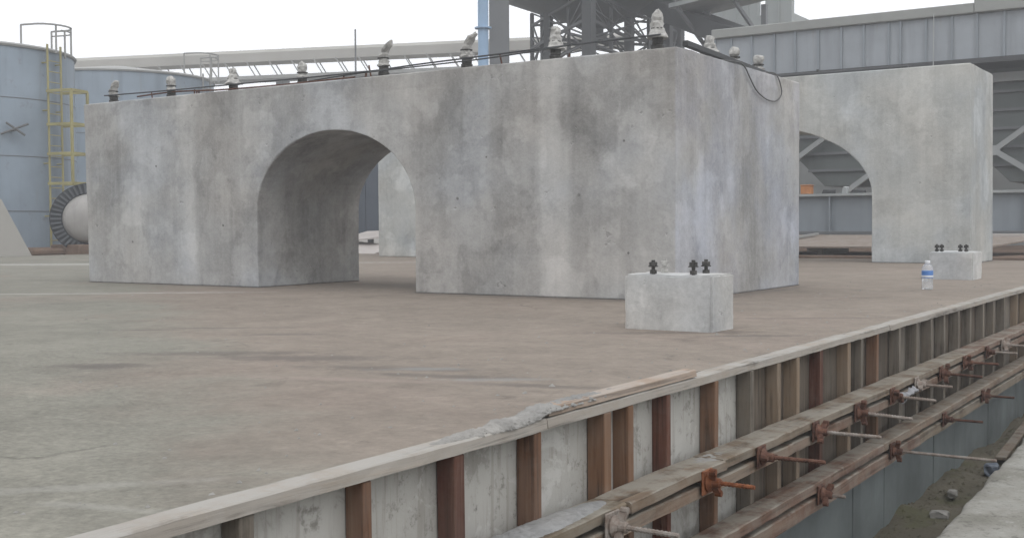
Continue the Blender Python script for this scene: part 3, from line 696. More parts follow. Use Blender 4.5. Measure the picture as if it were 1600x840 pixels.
spill('concrete_spill', 'crusty concrete spilt on the near end of the upper waler', run(2.35, 3.32, -1.815, -0.304, 240), 9.0, 0.011, 0.060)
spill('concrete_spill', 'small pale patch of concrete on the upper waler above the orange tie rod', run(3.98, 4.30, -1.80, -0.305, 70), 5.0, 0.007, 0.055)

# walers: pairs of horizontal timbers clamped by the tie rods
W1 = 'upper walers'; 
def waler(y0, y1, x0, x1, z0, z1, label, seed):
    return tag(wavy_board(y0, y1, x0, x1, z0, z1, 'waler', M['waler'], None, seed, 0.005), label, 'timber')
waler(-0.4, 3.33, -1.862, -1.734, -0.334, -0.301, 'near top timber of the upper waler pair, crusted with spilt concrete', 11)
waler(3.335, 4.12, -1.862, -1.722, -0.333, -0.299, 'short reddish top timber of the upper waler pair by the orange tie rod', 12)
waler(4.125, 8.4, -1.862, -1.728, -0.333, -0.299, 'long middle top timber of the upper waler pair', 13)
waler(8.405, 13.6, -1.862, -1.730, -0.335, -0.300, 'far top timber of the upper waler pair', 14)
waler(-0.4, 4.9, -1.862, -1.732, -0.402, -0.360, 'near bottom timber of the upper waler pair', 15)
waler(4.905, 13.6, -1.862, -1.734, -0.402, -0.360, 'far bottom timber of the upper waler pair', 16)
waler(-0.4, 6.4, -1.862, -1.752, -0.650, -0.609, 'near top timber of the lower waler pair', 17)
waler(6.405, 13.6, -1.862, -1.750, -0.650, -0.608, 'far top timber of the lower waler pair', 18)
waler(-0.4, 7.2, -1.862, -1.752, -0.738, -0.678, 'near bottom timber of the lower waler pair', 19)
waler(7.205, 13.6, -1.862, -1.754, -0.738, -0.679, 'far bottom timber of the lower waler pair', 20)

# tie rods with wing nuts
def tie_rod(x, y, z, L, mt, rodmt, label, rot, droop=0.0):
    t = thing('tie_rod', label, 'tie rod', (x, y, z), 'tie rods clamping the walers')
    mb = MB(); e = (x + L, y, z - droop)
    mb.cyl((x - 0.125, y, z), e, 0.0075, n=8)
    d = (Vector(e) - Vector((x, y, z)))
    k_ = 0
    while k_ * 0.014 < L - 0.03:
        c = Vector((x, y, z)) + d * ((0.02 + k_ * 0.014) / L); mb.cyl(c, c + d.normalized() * 0.006, 0.0092, n=8); k_ += 1
    mb.build('rod', M[rodmt], t)
    MB().box(x + 0.001, x + 0.009, y - 0.045, y + 0.045, z - 0.045, z + 0.045).build('washer_plate', M[mt], t, 0.003)
    nb = MB()
    prof = [(0.034, 0.010), (0.036, 0.016), (0.026, 0.024), (0.019, 0.032), (0.018, 0.056), (0.014, 0.060)]
    vs = []; m_ = 14
    for r, q in prof:
        for j in range(m_): vs.append((x + q, y + r * math.cos(2 * math.pi * j / m_), z + r * math.sin(2 * math.pi * j / m_)))
    nb.add(vs, [(i * m_ + j, i * m_ + (j + 1) % m_, (i + 1) * m_ + (j + 1) % m_, (i + 1) * m_ + j) for i in range(len(prof) - 1) for j in range(m_)] + [tuple(range(m_)), tuple(range(5 * m_, 6 * m_))])
    for s in (0, math.pi):
        c, s_ = math.cos(rot + s), math.sin(rot + s)
        p0 = Vector((x + 0.03, y + 0.012 * c, z + 0.012 * s_)); p1 = Vector((x + 0.040, y + 0.052 * c, z + 0.052 * s_))
        nb.bar(p0, p1, 0.016, 0.026, (1, 0, 0))
        nb.cyl(p1 + Vector((-0.012, 0, 0)), p1 + Vector((0.012, 0, 0)), 0.012, n=8)
    nb.build('wing_nut', M[mt], t, smooth=False)
    return t
ROD_UP = [(3.20, 0.235, 'rod_grey', 'rod_grey', 'cement caked grey tie rod, nearest of the upper row'),
          (3.935, 0.19, 'rust', 'rust', 'bright orange rusted tie rod with short end, second of the upper row'),
          (4.48, 0.27, 'rust_dark', 'rust_dark', 'dull red tie rod, third of the upper row from the near end'),
          (5.156, 0.30, 'rust_dark', 'rod_grey', 'tie rod with pale shank, fourth of the upper row from the near end'),
          (5.793, 0.275, 'rust_dark', 'rod_grey', 'tie rod with red nut and pale shank, fifth of the upper row'),
          (6.442, 0.235, 'rust_dark', 'rod_grey', 'tie rod sixth of the upper row beside the pale rag'),
          (6.96, 0.205, 'rod_grey', 'rod_grey', 'grey tie rod, seventh of the upper row'),
          (7.57, 0.25, 'rust_dark', 'rust_dark', 'brown tie rod, eighth of the upper row'),
          (8.24, 0.22, 'rust_dark', 'rust_dark', 'rusty tie rod, ninth of the upper row'),
          (8.99, 0.21, 'rust_dark', 'rod_grey', 'tie rod tenth of the upper row, near the right picture edge'),
          (9.57, 0.22, 'rod_grey', 'rod_grey', 'grey tie rod, farthest visible of the upper row')]
for i, (y, L, a, b, lab) in enumerate(ROD_UP): tie_rod(-1.726, y, -0.345, L, a, b, lab, 1.2 + 0.9 * i, [0.0, 0.0, -0.004, 0.0, 0.012, 0.01, 0.0, 0.008, 0.0, 0.0, 0.0][i])
ROD_LOW = [(5.30, 0.12, 'rust_dark', 'rod_grey', 'short stub tie rod, nearest of the lower row'),
           (6.53, 0.55, 'rust_dark', 'rod_grey', 'longest pale tie rod reaching across the trench in the lower row'),
           (7.76, 0.24, 'rust_dark', 'rust_dark', 'thin brown tie rod, third of the lower row'),
           (8.96, 0.22, 'rust_dark', 'rust_dark', 'rusty tie rod, farthest visible of the lower row')]
for i, (y, L, a, b, lab) in enumerate(ROD_LOW): tie_rod(-1.748, y, -0.664, L, a, b, lab, 0.7 + 1.1 * i, 0.0)
# pale rag caught on the upper waler
rg = []
for j in range(9):
    for i in range(13):
        u, v = i / 12, j / 8
        q = Vector((-1.70 + 0.03 * math.sin(v * 3), 6.52 + 0.26 * u, -0.345 - 0.05 * v + 0.02 * u))
        rg.append(q + noise.noise_vector(q * 18) * 0.02 + noise.noise_vector(q * 50) * 0.006)
mb = MB(); mb.add(rg, [(j * 13 + i, j * 13 + i + 1, (j + 1) * 13 + i + 1, (j + 1) * 13 + i) for j in range(8) for i in range(12)])
rag = tag(mb.build('plastic_rag', M['ragm'], smooth=True), 'crumpled white plastic rag caught on the upper waler', 'rag')
so = rag.modifiers.new('thick', 'SOLIDIFY'); so.thickness = 0.004

# trench debris
def stone(name, c, s, seed, mt, label, cat, sub=3):
    bm = bmesh.new(); bmesh.ops.create_icosphere(bm, subdivisions=sub, radius=1.0)
    for v in bm.verts:
        p = v.co.copy(); p = Vector((max(-0.72, min(0.72, p.x)), max(-0.72, min(0.72, p.y)), max(-0.7, min(0.7, p.z)))) * 1.3
        p += noise.noise_vector(v.co * 1.6 + Vector((seed, 0, 0))) * 0.22
        v.co = Vector((p.x * s[0], p.y * s[1], p.z * s[2])) + Vector(c)
    me = bpy.data.meshes.new(name); bm.to_mesh(me); bm.free(); me.materials.append(M[mt])
    o = bpy.data.objects.new(name, me); COL.objects.link(o)
    return tag(o, label, cat)
stone('concrete_lump', (-1.66, 7.30, -1.185), (0.055, 0.04, 0.034), 1, 'stone', 'grey broken concrete lump on the trench floor near the slab edge', 'rubble')
stone('plastic_bag', (-1.655, 8.85, -1.18), (0.05, 0.07, 0.045), 5, 'bag', 'crumpled blue plastic bag on the trench floor', 'bag')
stone('concrete_lump', (-1.74, 8.0, -1.195), (0.03, 0.04, 0.025), 9, 'stone', 'small grey stone in the middle of the trench floor before the blue bag', 'rubble')
tag(MB().bar((-1.68, 9.3, -1.18), (-1.80, 11.6, -1.17), 0.08, 0.025).build('scrap_plank', M['waler'], bevel=0.004), 'grey scrap plank lying on the trench floor beyond the blue bag', 'plank')
mb = MB(); rs = random.Random(21)
for i in range(1500):
    y = rs.uniform(4.5, 14.0); x = rs.uniform(-1.93, -1.1); r = rs.uniform(0.006, 0.022) * (2.0 if rs.random() < 0.05 else 1)
    z = -1.22 + 0.055 * noise.fractal(Vector((x, y, 0)) * 1.7, 1.0, 2.0, 4)
    vs = [(x + r * rs.uniform(0.5, 1.3) * a, y + r * rs.uniform(0.5, 1.3) * b, z + r * c * rs.uniform(0.5, 1.0)) for a, b, c in ((1, 0, 0), (0, 1, 0), (-1, 0, 0), (0, -1, 0), (0.2, 0.1, 1), (0, 0, -0.8))]
    mb.add(vs, [(0, 1, 4), (1, 2, 4), (2, 3, 4), (3, 0, 4), (1, 0, 5), (2, 1, 5), (3, 2, 5), (0, 3, 5)])
tag(mb.build('dirt_clods', M['dirt']), 'clods and gravel scattered on the trench floor', 'rubble', kind='stuff')
# crumbs on the slab
mb = MB(); rs = random.Random(11)
for i in range(520):
    y = rs.uniform(1.2, 12.0)
    x = -1.96 - abs(rs.gauss(0, 0.9)) if rs.random() < 0.5 else rs.uniform(-9, -2.0)
    r = rs.uniform(0.003, 0.010) * (1.6 if rs.random() < 0.06 else 1)
    if x < -3.8 and y > 8.2: continue
    vs = [(x + r * rs.uniform(0.5, 1.3) * a, y + r * rs.uniform(0.5, 1.3) * b, c) for a, b, c in ((1, 0, 0.0005), (0, 1, 0.0005), (-1, 0, 0.0005), (0, -1, 0.0005), (0.1, 0.1, r * rs.uniform(0.5, 0.9)))]
    mb.add(vs, [(0, 1, 4), (1, 2, 4), (2, 3, 4), (3, 0, 4), (3, 2, 1, 0)])
tag(mb.build('concrete_crumbs', M['stone']), 'loose concrete crumbs scattered over the slab', 'rubble', kind='stuff')

# ------------------------------------------------------------------ left background: tanks
def tank(cx, cy, r, h, label, rings, lad_ang, yellow, guard=0.8):
    t = thing('storage_tank', label, 'tank', (cx, cy, -0.03))
    MB().lathe([(r, -0.03), (r, h)], 72, (cx, cy, 0)).build('shell', M['silo'], t, smooth=True)
    MB().lathe([(r + 0.04, h + 0.002), (r + 0.06, h + 0.05), (r + 0.02, h + 0.09), (0.5, h + 0.09 + r * 0.13), (0.05, h + 0.1 + r * 0.14)], 72, (cx, cy, 0)).build('roof', M['silo_roof'], t, smooth=True)
    for z in rings:
        MB().lathe([(r - 0.002, z - 0.012), (r + 0.009, z - 0.008), (r + 0.009, z + 0.008), (r - 0.002, z + 0.012)], 72, (cx, cy, 0)).build('weld_band', M['steel'], t, smooth=True)
    ra = Vector((math.cos(lad_ang), math.sin(lad_ang), 0)); ta = Vector((-ra.y, ra.x, 0)); c = Vector((cx, cy, 0))
    lad = MB()
    b = c + ra * (r + 0.16)
    for s in (-0.24, 0.24): lad.cyl(b + ta * s + Vector((0, 0, 0.05)), b + ta * s + Vector((0, 0, h + 0.15)), 0.028, n=8)
    z = 0.3
    while z < h: lad.cyl(b - ta * 0.24 + Vector((0, 0, z)), b + ta * 0.24 + Vector((0, 0, z)), 0.014, n=6); z += 0.26
    for z in (0.9, 2.2, 3.5, h - 0.3):
        for s in (-0.24, 0.24): lad.cyl(c + ra * (r - 0.01) + ta * s + Vector((0, 0, z)), b + ta * s + Vector((0, 0, z)), 0.02, n=6)
    ld = lad.build('ladder', M['yellow'] if yellow else M['rail'], t)
    if yellow:
        cg = MB()
        outer = [b + ra * 0.72 + ta * 0.30, b + ra * 0.72 - ta * 0.30]
        zs = (1.70, 2.43, 3.15, 3.97)
        for z in zs:
            Z = Vector((0, 0, z))
            cg.bar(b + ta * 0.30 + Z, outer[0] + Z, 0.05, 0.07); cg.bar(b - ta * 0.30 + Z, outer[1] + Z, 0.05, 0.07); cg.bar(outer[0] + Z, outer[1] + Z, 0.05, 0.07)
        for p in outer: cg.bar(p + Vector((0, 0, zs[0])), p + Vector((0, 0, zs[-1])), 0.055, 0.055, (1, 0, 0))
        cg.build('cage', M['yellow'], ld)
    # guard hoop where the ladder reaches the roof
    hp = MB(); n = 12; top = h + guard
    ring = [c + ra * (r + 0.05) + ra * 0.62 * math.sin(math.pi * i / n) * 0.75 + ta * (0.55 * math.cos(math.pi * i / n)) for i in range(n + 1)]
    ring = [c + ra * (r - 0.35)+ ta * 0.55] + ring + [c + ra * (r - 0.35) - ta * 0.55]
    hp.tube([p + Vector((0, 0, top)) for p in ring], 0.024, 6)
    hp.tube([p + Vector((0, 0, top - 0.12)) for p in ring[:9]], 0.018, 6)
    for p in (ring[0], ring[1], ring[5], ring[9], ring[-1]): hp.cyl(p + Vector((0, 0, h - 0.1)), p + Vector((0, 0, top)), 0.024, n=6)
    hp.build('guard_rail', M['rail'], t)
    return t, c, ra, ta
view1 = math.atan2(-17.22, 28.15)       # from the first tank's axis towards the camera
tk, c1, ra1, ta1 = tank(-28.15, 17.22, 2.8, 4.97, 'tall blue grey steel tank with yellow ladder cage at the far left', (1.02, 2.35, 3.75), view1 + R(47), True, 0.60)
MB().box(-27.7, -26.3, 15.9, 16.6, 5.02, 5.42).build('roof_hatch', M['silo_roof'], tk, 0.03)
tank(-33.0, 26.0, 3.15, 5.55, 'lower blue grey steel tank with domed roof standing behind the tall one', (1.6, 3.6), math.atan2(-26.5, 33.0) + R(58), False)
# thin cables strung along the first tank
def wire(name, label, pts, r=0.015): return tag(MB().tube(smooth_path(pts), r, 6).build(name, M['cable'], smooth=True), label, 'cable')
rr = 2.83
def on_tank(a, z, off=0.03): return (c1.x + (rr + off) * math.cos(view1 + R(a)), c1.y + (rr + off) * math.sin(view1 + R(a)), z)
cr = MB()
for p, q in (((-0.32, -0.10), (0.30, 0.16)), ((-0.20, 0.18), (0.22, -0.12))):
    a = Vector(on_tank(24, 2.95, 0.15)); tt = Vector((0.52, 0.85, 0))
    cr.cyl(a + tt * p[0] + Vector((0, 0, p[1])), a + tt * q[0] + Vector((0, 0, q[1])), 0.03, n=6)
cr.cyl(Vector(on_tank(24, 2.95, -0.05)), a, 0.03, n=6)
tag(cr.build('crossed_bracket', M['cable']), 'dark crossed bracket fixed to the tall tank at the left edge', 'bracket')

# pale sloping steel hopper side and flanged drum in front of the tall tank
P0, P1 = Vector((-23.62, 15.05, -0.03)), Vector((-23.25, 15.87, -0.03)); dv = (P1 - P0).normalized(); nv = Vector((-dv.y, dv.x, 0))
def q(u, z, d): p = P0 + dv * u - nv * d * -1; return (p.x, p.y, p.z + z)
mb = MB().hexa([q(-1.6, 0, 0), q(0.92, 0, 0), q(0.92, 0, 0.5), q(-1.6, 0, 0.5), q(-1.6, 1.36, 0), q(0.30, 1.28, 0), q(0.30, 1.28, 0.5), q(-1.6, 1.36, 0.5)])
tag(mb.build('steel_chute', M['conv'], bevel=0.01), 'pale sloping steel hopper at the left edge before the tall tank', 'hopper')
D = Vector((-23.05, 17.30, 0.82)); ax = Vector((22.5, -14.0, 0)).normalized(); sx = Vector((-ax.y, ax.x, 0)); uz = Vector((0, 0, 1))
dr = thing('flanged_drum', 'flanged drum with dark toothed ring and pale domed end beside the big pier', 'drum', (D.x, D.y, -0.03))
def disc(mb, prof, n=48):
    vs = []
    for r_, d_ in prof:
        for j in range(n):
            a = 2 * math.pi * j / n; vs.append(D + ax * d_ + sx * math.cos(a) * r_ * 1.08 + uz * math.sin(a) * r_)
    fs = [(i * n + j, i * n + (j + 1) % n, (i + 1) * n + (j + 1) % n, (i + 1) * n + j) for i in range(len(prof) - 1) for j in range(n)]
    return mb.add(vs, fs + [tuple(range(n)), tuple(range((len(prof) - 1) * n, len(prof) * n))])
disc(MB(), [(0.60, -0.9), (0.60, -0.12), (0.83, -0.12), (0.83, 0.0), (0.54, 0.0)]).build('flange', M['rubber'], dr, smooth=True)
disc(MB(), [(0.575, 0.002), (0.56, 0.06), (0.50, 0.15), (0.38, 0.23), (0.2, 0.28), (0.03, 0.29)]).build('domed_end', M['dome'], dr, smooth=True)
for i in range(44):
    a = 2 * math.pi * i / 44; e = sx * math.cos(a) * 1.08 + uz * math.sin(a)
    MB().bar(D + e * 0.60 + ax * 0.022, D + e * 0.815 + ax * 0.022, 0.045, 0.05, tuple(ax)).build('tooth', M['tooth'], dr)
MB().box(D.x - 0.9, D.x + 0.15, D.y - 0.45, D.y + 0.35, -0.03, 0.22).build('saddle', M['soil'], dr, 0.02)
tag(MB().box(-25.2, -23.4, 16.0, 24.0, -0.03, 0.14).build('earth_bank', M['soil'], bevel=0.05), 'low reddish earth bank at the foot of the tall tank', 'earth bank')

# ------------------------------------------------------------------ conveyor bridge behind the pier
A, B = Vector((-58.0, 29.16, 8.05)), Vector((-24.6, 47.6, 9.11))
cv = thing('conveyor_bridge', 'long pale covered conveyor bridge running behind the big pier', 'conveyor', (-40, 39, -0.06))
mb = MB(); d = (B - A).normalized(); s = d.cross(Vector((0, 0, 1))).normalized(); u = Vector((0, 0, 1))
sec = [(-0.6, -0.40), (0.6, -0.40), (0.6, 0.02), (0.45, 0.17), (0.0, 0.22), (-0.45, 0.17), (-0.6, 0.02)]
vs = [A + s * a + u * b for a, b in sec] + [B + s * a + u * b for a, b in sec]
mb.add(vs, [(i, (i + 1) % 7, 7 + (i + 1) % 7, 7 + i) for i in range(7)] + [tuple(range(7)), tuple(range(7, 14))]).build('cover', M['conv'], cv)
L = (B - A).length
for sd_ in (-0.6, 0.6):
    MB().bar(A + s * sd_ - u * 1.12, B + s * sd_ - u * 1.12, 0.14, 0.16).build('bottom_chord', M['rail'], cv)
    k_ = 0.0
    while k_ < L - 1.6:
        MB().bar(A + d * (k_ + 0.5) + s * sd_ - u * 0.36, A + d * (k_ + 0.95) + s * sd_ - u * 1.1, 0.05, 0.05).build('hanger', M['rail'], cv); k_ += 1.05
for k_ in (8.0, 22.0, 34.0):
    p = A + d * k_
    MB().bar((p.x, p.y, -0.06), (p.x, p.y, p.z - 1.2), 0.45, 0.45, (1, 0, 0)).build('leg', M['steel'], cv)
tag(MB().cyl((-32.64, 37.88, -0.06), (-32.64, 37.88, 8.95), 0.055, 0.035, 8).build('thin_mast', M['steel'], smooth=True), 'thin upright mast in front of the conveyor bridge', 'mast')

# ------------------------------------------------------------------ tower with hopper
pp = thing('blue_pipe', 'light blue vertical pipe left of the hopper tower', 'pipe', (-18.70, 27.19, -0.06))
MB().cyl((-18.70, 27.19, -0.06), (-18.70, 27.19, 14.0), 0.150, n=20).build('shaft', M['blue'], pp, smooth=True)
MB().lathe([(0.15, 0.0), (0.24, 0.0), (0.24, 0.04), (0.15, 0.04)], 20, (-18.70, 27.19, 6.15)).build('flange', M['blue'], pp)
gc = thing('steel_column', 'thick grey steel column between the blue pipe and the hopper tower', 'column', (-18.88, 28.28, -0.06))
mb = MB(); ca, sa = math.cos(R(30)), math.sin(R(30))
def rb(cx, cy, hw, hh, z0, z1):
    return [(cx + (a * ca - b * sa), cy + (a * sa + b * ca), z) for z in (z0, z1) for a, b in ((-hw, -hh), (hw, -hh), (hw, hh), (-hw, hh))]
MB().hexa(rb(-18.88, 28.28, 0.02, 0.24, -0.06, 14)).build('web', M['steel'], gc)
ca, sa = math.cos(R(32)), math.sin(R(32))
MB().hexa(rb(-18.88 + 0.14, 28.28 - 0.23, 0.28, 0.02, -0.06, 14)).build('flange', M['steel'], gc)
MB().hexa(rb(-18.88 - 0.14, 28.28 + 0.23, 0.28, 0.02, -0.06, 14)).build('flange', M['steel'], gc)

tw = thing('hopper_tower', 'dark elevated silo with conical bottom on a braced steel frame', 'hopper tower', (-19.5, 34.9, -0.06))
TC = Vector((-19.5, 35.1, 0))
MB().lathe([(0.30, 7.05), (0.30, 7.30), (3.35, 8.45), (3.35, 15.0)], 40, TC).build('silo_body', M['steel_dark'], tw, smooth=True)
MB().lathe([(0.42, 6.95), (0.42, 7.10)], 16, TC).build('outlet', M['steel_dark'], tw)
cols = [(-22.33, 35.57, 0.055, 8.2), (-20.79, 34.17, 0.12, 7.95), (-17.64, 31.38, 0.16, 8.5), (-18.39, 35.52, 0.13, 7.6), (-18.09, 37.9, 0.15, 8.3), (-18.59, 39.88, 0.17, 8.5)]
for x, y, hw, zt in cols:
    MB().box(x - hw, x + hw, y - hw, y + hw, -0.06, zt).build('column', M['steel_dark'], tw)
def brace(a, b, za, zb, w=0.045):
    p, r_ = cols[a], cols[b]
    MB().bar((p[0], p[1] - 0.02, za), (r_[0], r_[1] - 0.02, zb), w, w).build('brace', M['steel_dark'], tw)
for a, b in ((0, 1), (1, 2), (2, 3), (3, 4), (4, 5), (0, 3), (1, 4)):
    brace(a, b, 5.9, 7.9); brace(a, b, 7.9, 5.9); brace(a, b, 6.95, 6.95, 0.09)
for a, b in ((0, 1), (1, 2), (2, 3), (3, 4), (0, 3), (1, 4), (2, 5)):
    brace(a, b, 6.35, 7.35); brace(a, b, 7.35, 6.35); brace(a, b, 7.75, 7.75, 0.07); brace(a, b, 6.2, 6.2, 0.06)
for x, y in ((-21.5, 34.9), (-19.3, 33.0), (-17.95, 33.4), (-18.2, 36.6)):
    MB().box(x - 0.045, x + 0.045, y - 0.045, y + 0.045, -0.06, 8.0).build('post', M['steel_dark'], tw)
brace(2, 4, 6.2, 8.2); brace(2, 5, 8.0, 6.3); brace(1, 3, 7.2, 5.8); brace(0, 2, 8.2, 6.4)

# service platform and inclined chute right of the tower
pf = thing('service_platform', 'steel service platform with brackets above the right pier corner', 'platform', (-14.4, 33.0, -0.06))
MB().hexa([(-16.0, 33.6, 7.42), (-13.35, 33.0, 7.58), (-13.0, 35.0, 7.62), (-15.6, 35.6, 7.44), (-16.0, 33.6, 7.56), (-13.35, 33.0, 7.70), (-13.0, 35.0, 7.74), (-15.6, 35.6, 7.58)]).build('deck', M['steel_pale'], pf)
for x in (-15.7, -13.8):
    MB().bar((x, 33.6, 7.4), (x + 0.5, 34.8, 6.2), 0.10, 0.10).build('bracket', M['steel'], pf)
    MB().bar((x + 0.5, 34.8, -0.06), (x + 0.5, 34.8, 7.42), 0.16, 0.16, (1, 0, 0)).build('post', M['steel'], pf)
    MB().bar((x, 33.4, 7.56), (x, 33.4, 8.6), 0.06, 0.06, (1, 0, 0)).build('rail_post', M['steel'], pf)
MB().bar((-16.0, 33.45, 8.5), (-13.4, 32.95, 8.6), 0.05, 0.05).build('hand_rail', M['steel'], pf)
tag(MB().bar((-19.0, 36.5, 8.6), (-13.6, 33.9, 6.25), 1.0, 0.62).build('inclined_chute', M['steel_dark'], bevel=0.03), 'dark inclined chute running down from the hopper tower to the gallery', 'chute')

# grey building with a slit behind the gallery
bd = thing('clad_building', 'tall pale grey green clad building rising behind the conveyor gallery', 'building', (-17.7, 45.5, -0.06))
MB().box(-19.6, -17.47, 45.0, 45.3, 9.0, 16.0).build('wall', M['bldg'], bd)
MB().box(-17.16, -16.06, 45.0, 45.3, 9.0, 16.0).build('wall', M['bldg'], bd)
MB().box(-19.6, -16.06, 45.0, 48.0, -0.06, 8.998).build('wall', M['bldg'], bd)
for x in (-19.0, -18.4, -17.9, -16.6):
    MB().box(x - 0.03, x + 0.03, 44.94, 44.999, 0.0, 16.0).build('rib', M['bldg'], bd)

# ------------------------------------------------------------------ conveyor gallery on the right
gl = thing('conveyor_gallery', 'long grey clad conveyor gallery with ribbed panels crossing at the upper right', 'gallery', (-5.0, 31.2, -0.06))
RIBS = [-12.87, -12.40, -11.81, -11.18, -10.6, -9.98, -9.37, -8.79, -8.16, -7.87, -7.25, -6.63, -6.04, -5.42, -4.8, -4.2, -3.6, -3.0, -2.4]
for a, b in zip(RIBS[:-1], RIBS[1:]):
    MB().box(a + 0.018, b - 0.018, 30.0 + rs.uniform(0, 0.012), 30.08, 4.60, 5.675).build('panel', M['clad'], gl, 0.006)
for x in RIBS: MB().box(x - 0.028, x + 0.028, 29.955, 30.0, 4.60, 5.675).build('rib', M['girder'], gl)
MB().box(-12.87, -2.4, 30.085, 32.5, 4.60, 5.675).build('back_box', M['girder'], gl)
MB().box(-12.95, -6.10, 29.88, 32.6, 5.68, 5.93).build('roof_cap', M['cap'], gl, 0.02)
MB().box(-6.095, -2.3, 29.86, 32.6, 5.68, 6.04).build('roof_cap', M['cap'], gl, 0.02)
MB().box(-12.87, -2.4, 29.93, 30.2, 4.47, 4.595).build('bottom_beam', M['steel_dark'], gl)
MB().box(-12.87, -2.4, 30.3, 32.4, 4.52, 4.597).build('soffit', M['steel_dark'], gl)
MB().box(-12.87, -2.4, 30.9, 31.05, 4.10, 4.32).build('lower_beam', M['steel_pale'], gl)
for x in (-12.6, -7.35, -2.6): MB().box(x - 0.14, x + 0.14, 30.5, 30.78, -0.06, 4.5).build('leg', M['steel_pale'], gl)
tag(MB().cyl((-7.0, 29.7, -0.06), (-7.0, 29.7, 5.72), 0.014, n=6).build('guy_pole', M['steel_pale']), 'very thin pale pole standing against the conveyor gallery', 'pole')

# ribbed bins below the gallery
def bin_(cx, label):
    t = thing('ribbed_bin', label, 'bin', (cx, 32.0, -0.06))
    poly = [(cx - 0.44, 1.62), (cx + 0.44, 1.62), (cx + 2.33, 3.55), (cx + 2.33, 4.45), (cx - 2.33, 4.45), (cx - 2.33, 3.55)]
    MB().prism_y(poly, 31.2, 33.0).build('body', M['bin'], t)
    for z in (2.04, 2.50, 2.96, 3.42, 3.88):
        hw = 0.44 + (min(z, 3.55) - 1.62) * 0.979
        MB().box(cx - hw - 0.02, cx + hw + 0.02, 31.10, 31.198, z - 0.035, z + 0.035).build('rib', M['steel'], t)
    for x in (cx - 2.25, cx + 2.25): MB().box(x - 0.07, x + 0.07, 33.05, 33.19, -0.06, 4.4).build('leg', M['steel'], t)
    MB().box(cx - 2.35, cx + 2.35, 33.02, 33.2, 4.2, 4.44).build('cross_beam', M['steel'], t)
    return t
bin_(-9.75, 'dark ribbed steel bin seen through the arch of the rear pier')
bin_(-5.04, 'dark ribbed steel bin under the gallery right of the rear pier')
kb = thing('brace_frame', 'pale diagonal bracing frame standing before the ribbed bins', 'bracing', (-8, 30.9, -0.06))
for a, b in (((-11.3, 2.08), (-8.6, 3.95)), ((-9.5, 1.45), (-6.9, 3.3)), ((-5.80, 2.40), (-3.4, 4.15)), ((-5.80, 2.40), (-3.6, 0.95)), ((-5.80, 2.40), (-8.0, 4.0))):
    MB().bar((a[0], 30.9, a[1]), (b[0], 30.9, b[1]), 0.11, 0.13).build('brace', M['steel_pale'], kb)
MB().box(-5.95, -5.66, 30.83, 30.97, 2.28, 2.52).build('gusset', M['steel_pale'], kb)
tag(MB().box(-24, -2.6, 36.0, 36.3, -0.06, 4.6).build('rear_wall', M['steel_pale']), 'pale steel wall behind the ribbed bins', 'wall')

# girder lying behind the slab
gd = thing('plate_girder', 'long blue grey plate girder lying behind the rear pier', 'girder', (-9, 27, -0.06))
MB().box(-16.5, -2.6, 27.05, 27.09, 0.42, 1.24).build('web', M['girder'], gd)
MB().box(-16.5, -2.6, 26.9, 27.24, 1.242, 1.30).build('flange', M['steel_pale'], gd, 0.005)
MB().box(-16.5, -2.6, 26.9, 27.24, 0.345, 0.418).build('flange', M['steel'], gd, 0.005)
for i in range(10): MB().box(-15.8 + i * 1.42, -15.77 + i * 1.42, 26.93, 27.048, 0.42, 1.24).build('stiffener', M['girder'], gd)
for x in (-15.5, -9.0, -3.4): MB().box(x - 0.2, x + 0.2, 26.85, 27.3, -0.06, 0.342).build('sleeper', M['deck'], gd, 0.01)
tag(MB().box(-5.55, -2.5, 26.2, 26.5, 0.20, 0.36).build('white_beam', M['white'], bevel=0.01), 'white painted beam lying at the right below the plate girder', 'beam')
tag(MB().box(-5.3, -5.1, 26.22, 26.48, -0.06, 0.198).build('packing_block', M['stone'], bevel=0.008), 'concrete packing block under the left end of the white beam', 'packing')
tag(MB().box(-2.9, -2.7, 26.22, 26.48, -0.06, 0.198).build('packing_block', M['stone'], bevel=0.008), 'concrete packing block under the right end of the white beam', 'packing')
oc = thing('orange_crate', 'orange box standing on the girder seen through the rear arch', 'box', (-9.27, 27.1, 1.302))
MB().box(-9.40, -9.16, 26.98, 27.22, 1.302, 1.50).build('body', M['orange'], oc, 0.012)
MB().box(-9.41, -9.15, 26.97, 27.23, 1.501, 1.525).build('lid', M['orange'], oc, 0.006)
for i, (x, w_, h_, lb_) in enumerate(((-8.75, 0.30, 0.10, 'dark offcut on the girder right of the orange box'), (-8.35, 0.14, 0.17, 'upright pale offcut on the girder under the bin'), (-8.05, 0.34, 0.08, 'flat dark offcut on the girder at the arch edge'))):
    tag(MB().hexa([(x - w_ / 2, 27.0, 1.302), (x + w_ / 2, 26.98, 1.302), (x + w_ / 2, 27.14, 1.302), (x - w_ / 2, 27.16, 1.302), (x - w_ / 2 + 0.05, 27.0, 1.302 + h_), (x + w_ / 2 - 0.02, 26.98, 1.302 + h_ * 0.7), (x + w_ / 2, 27.14, 1.302 + h_), (x - w_ / 2, 27.16, 1.302 + h_ * 0.8)]).build('steel_offcut', M['steel_pale'] if i == 1 else M['steel_dark'], bevel=0.006), lb_, 'offcut')
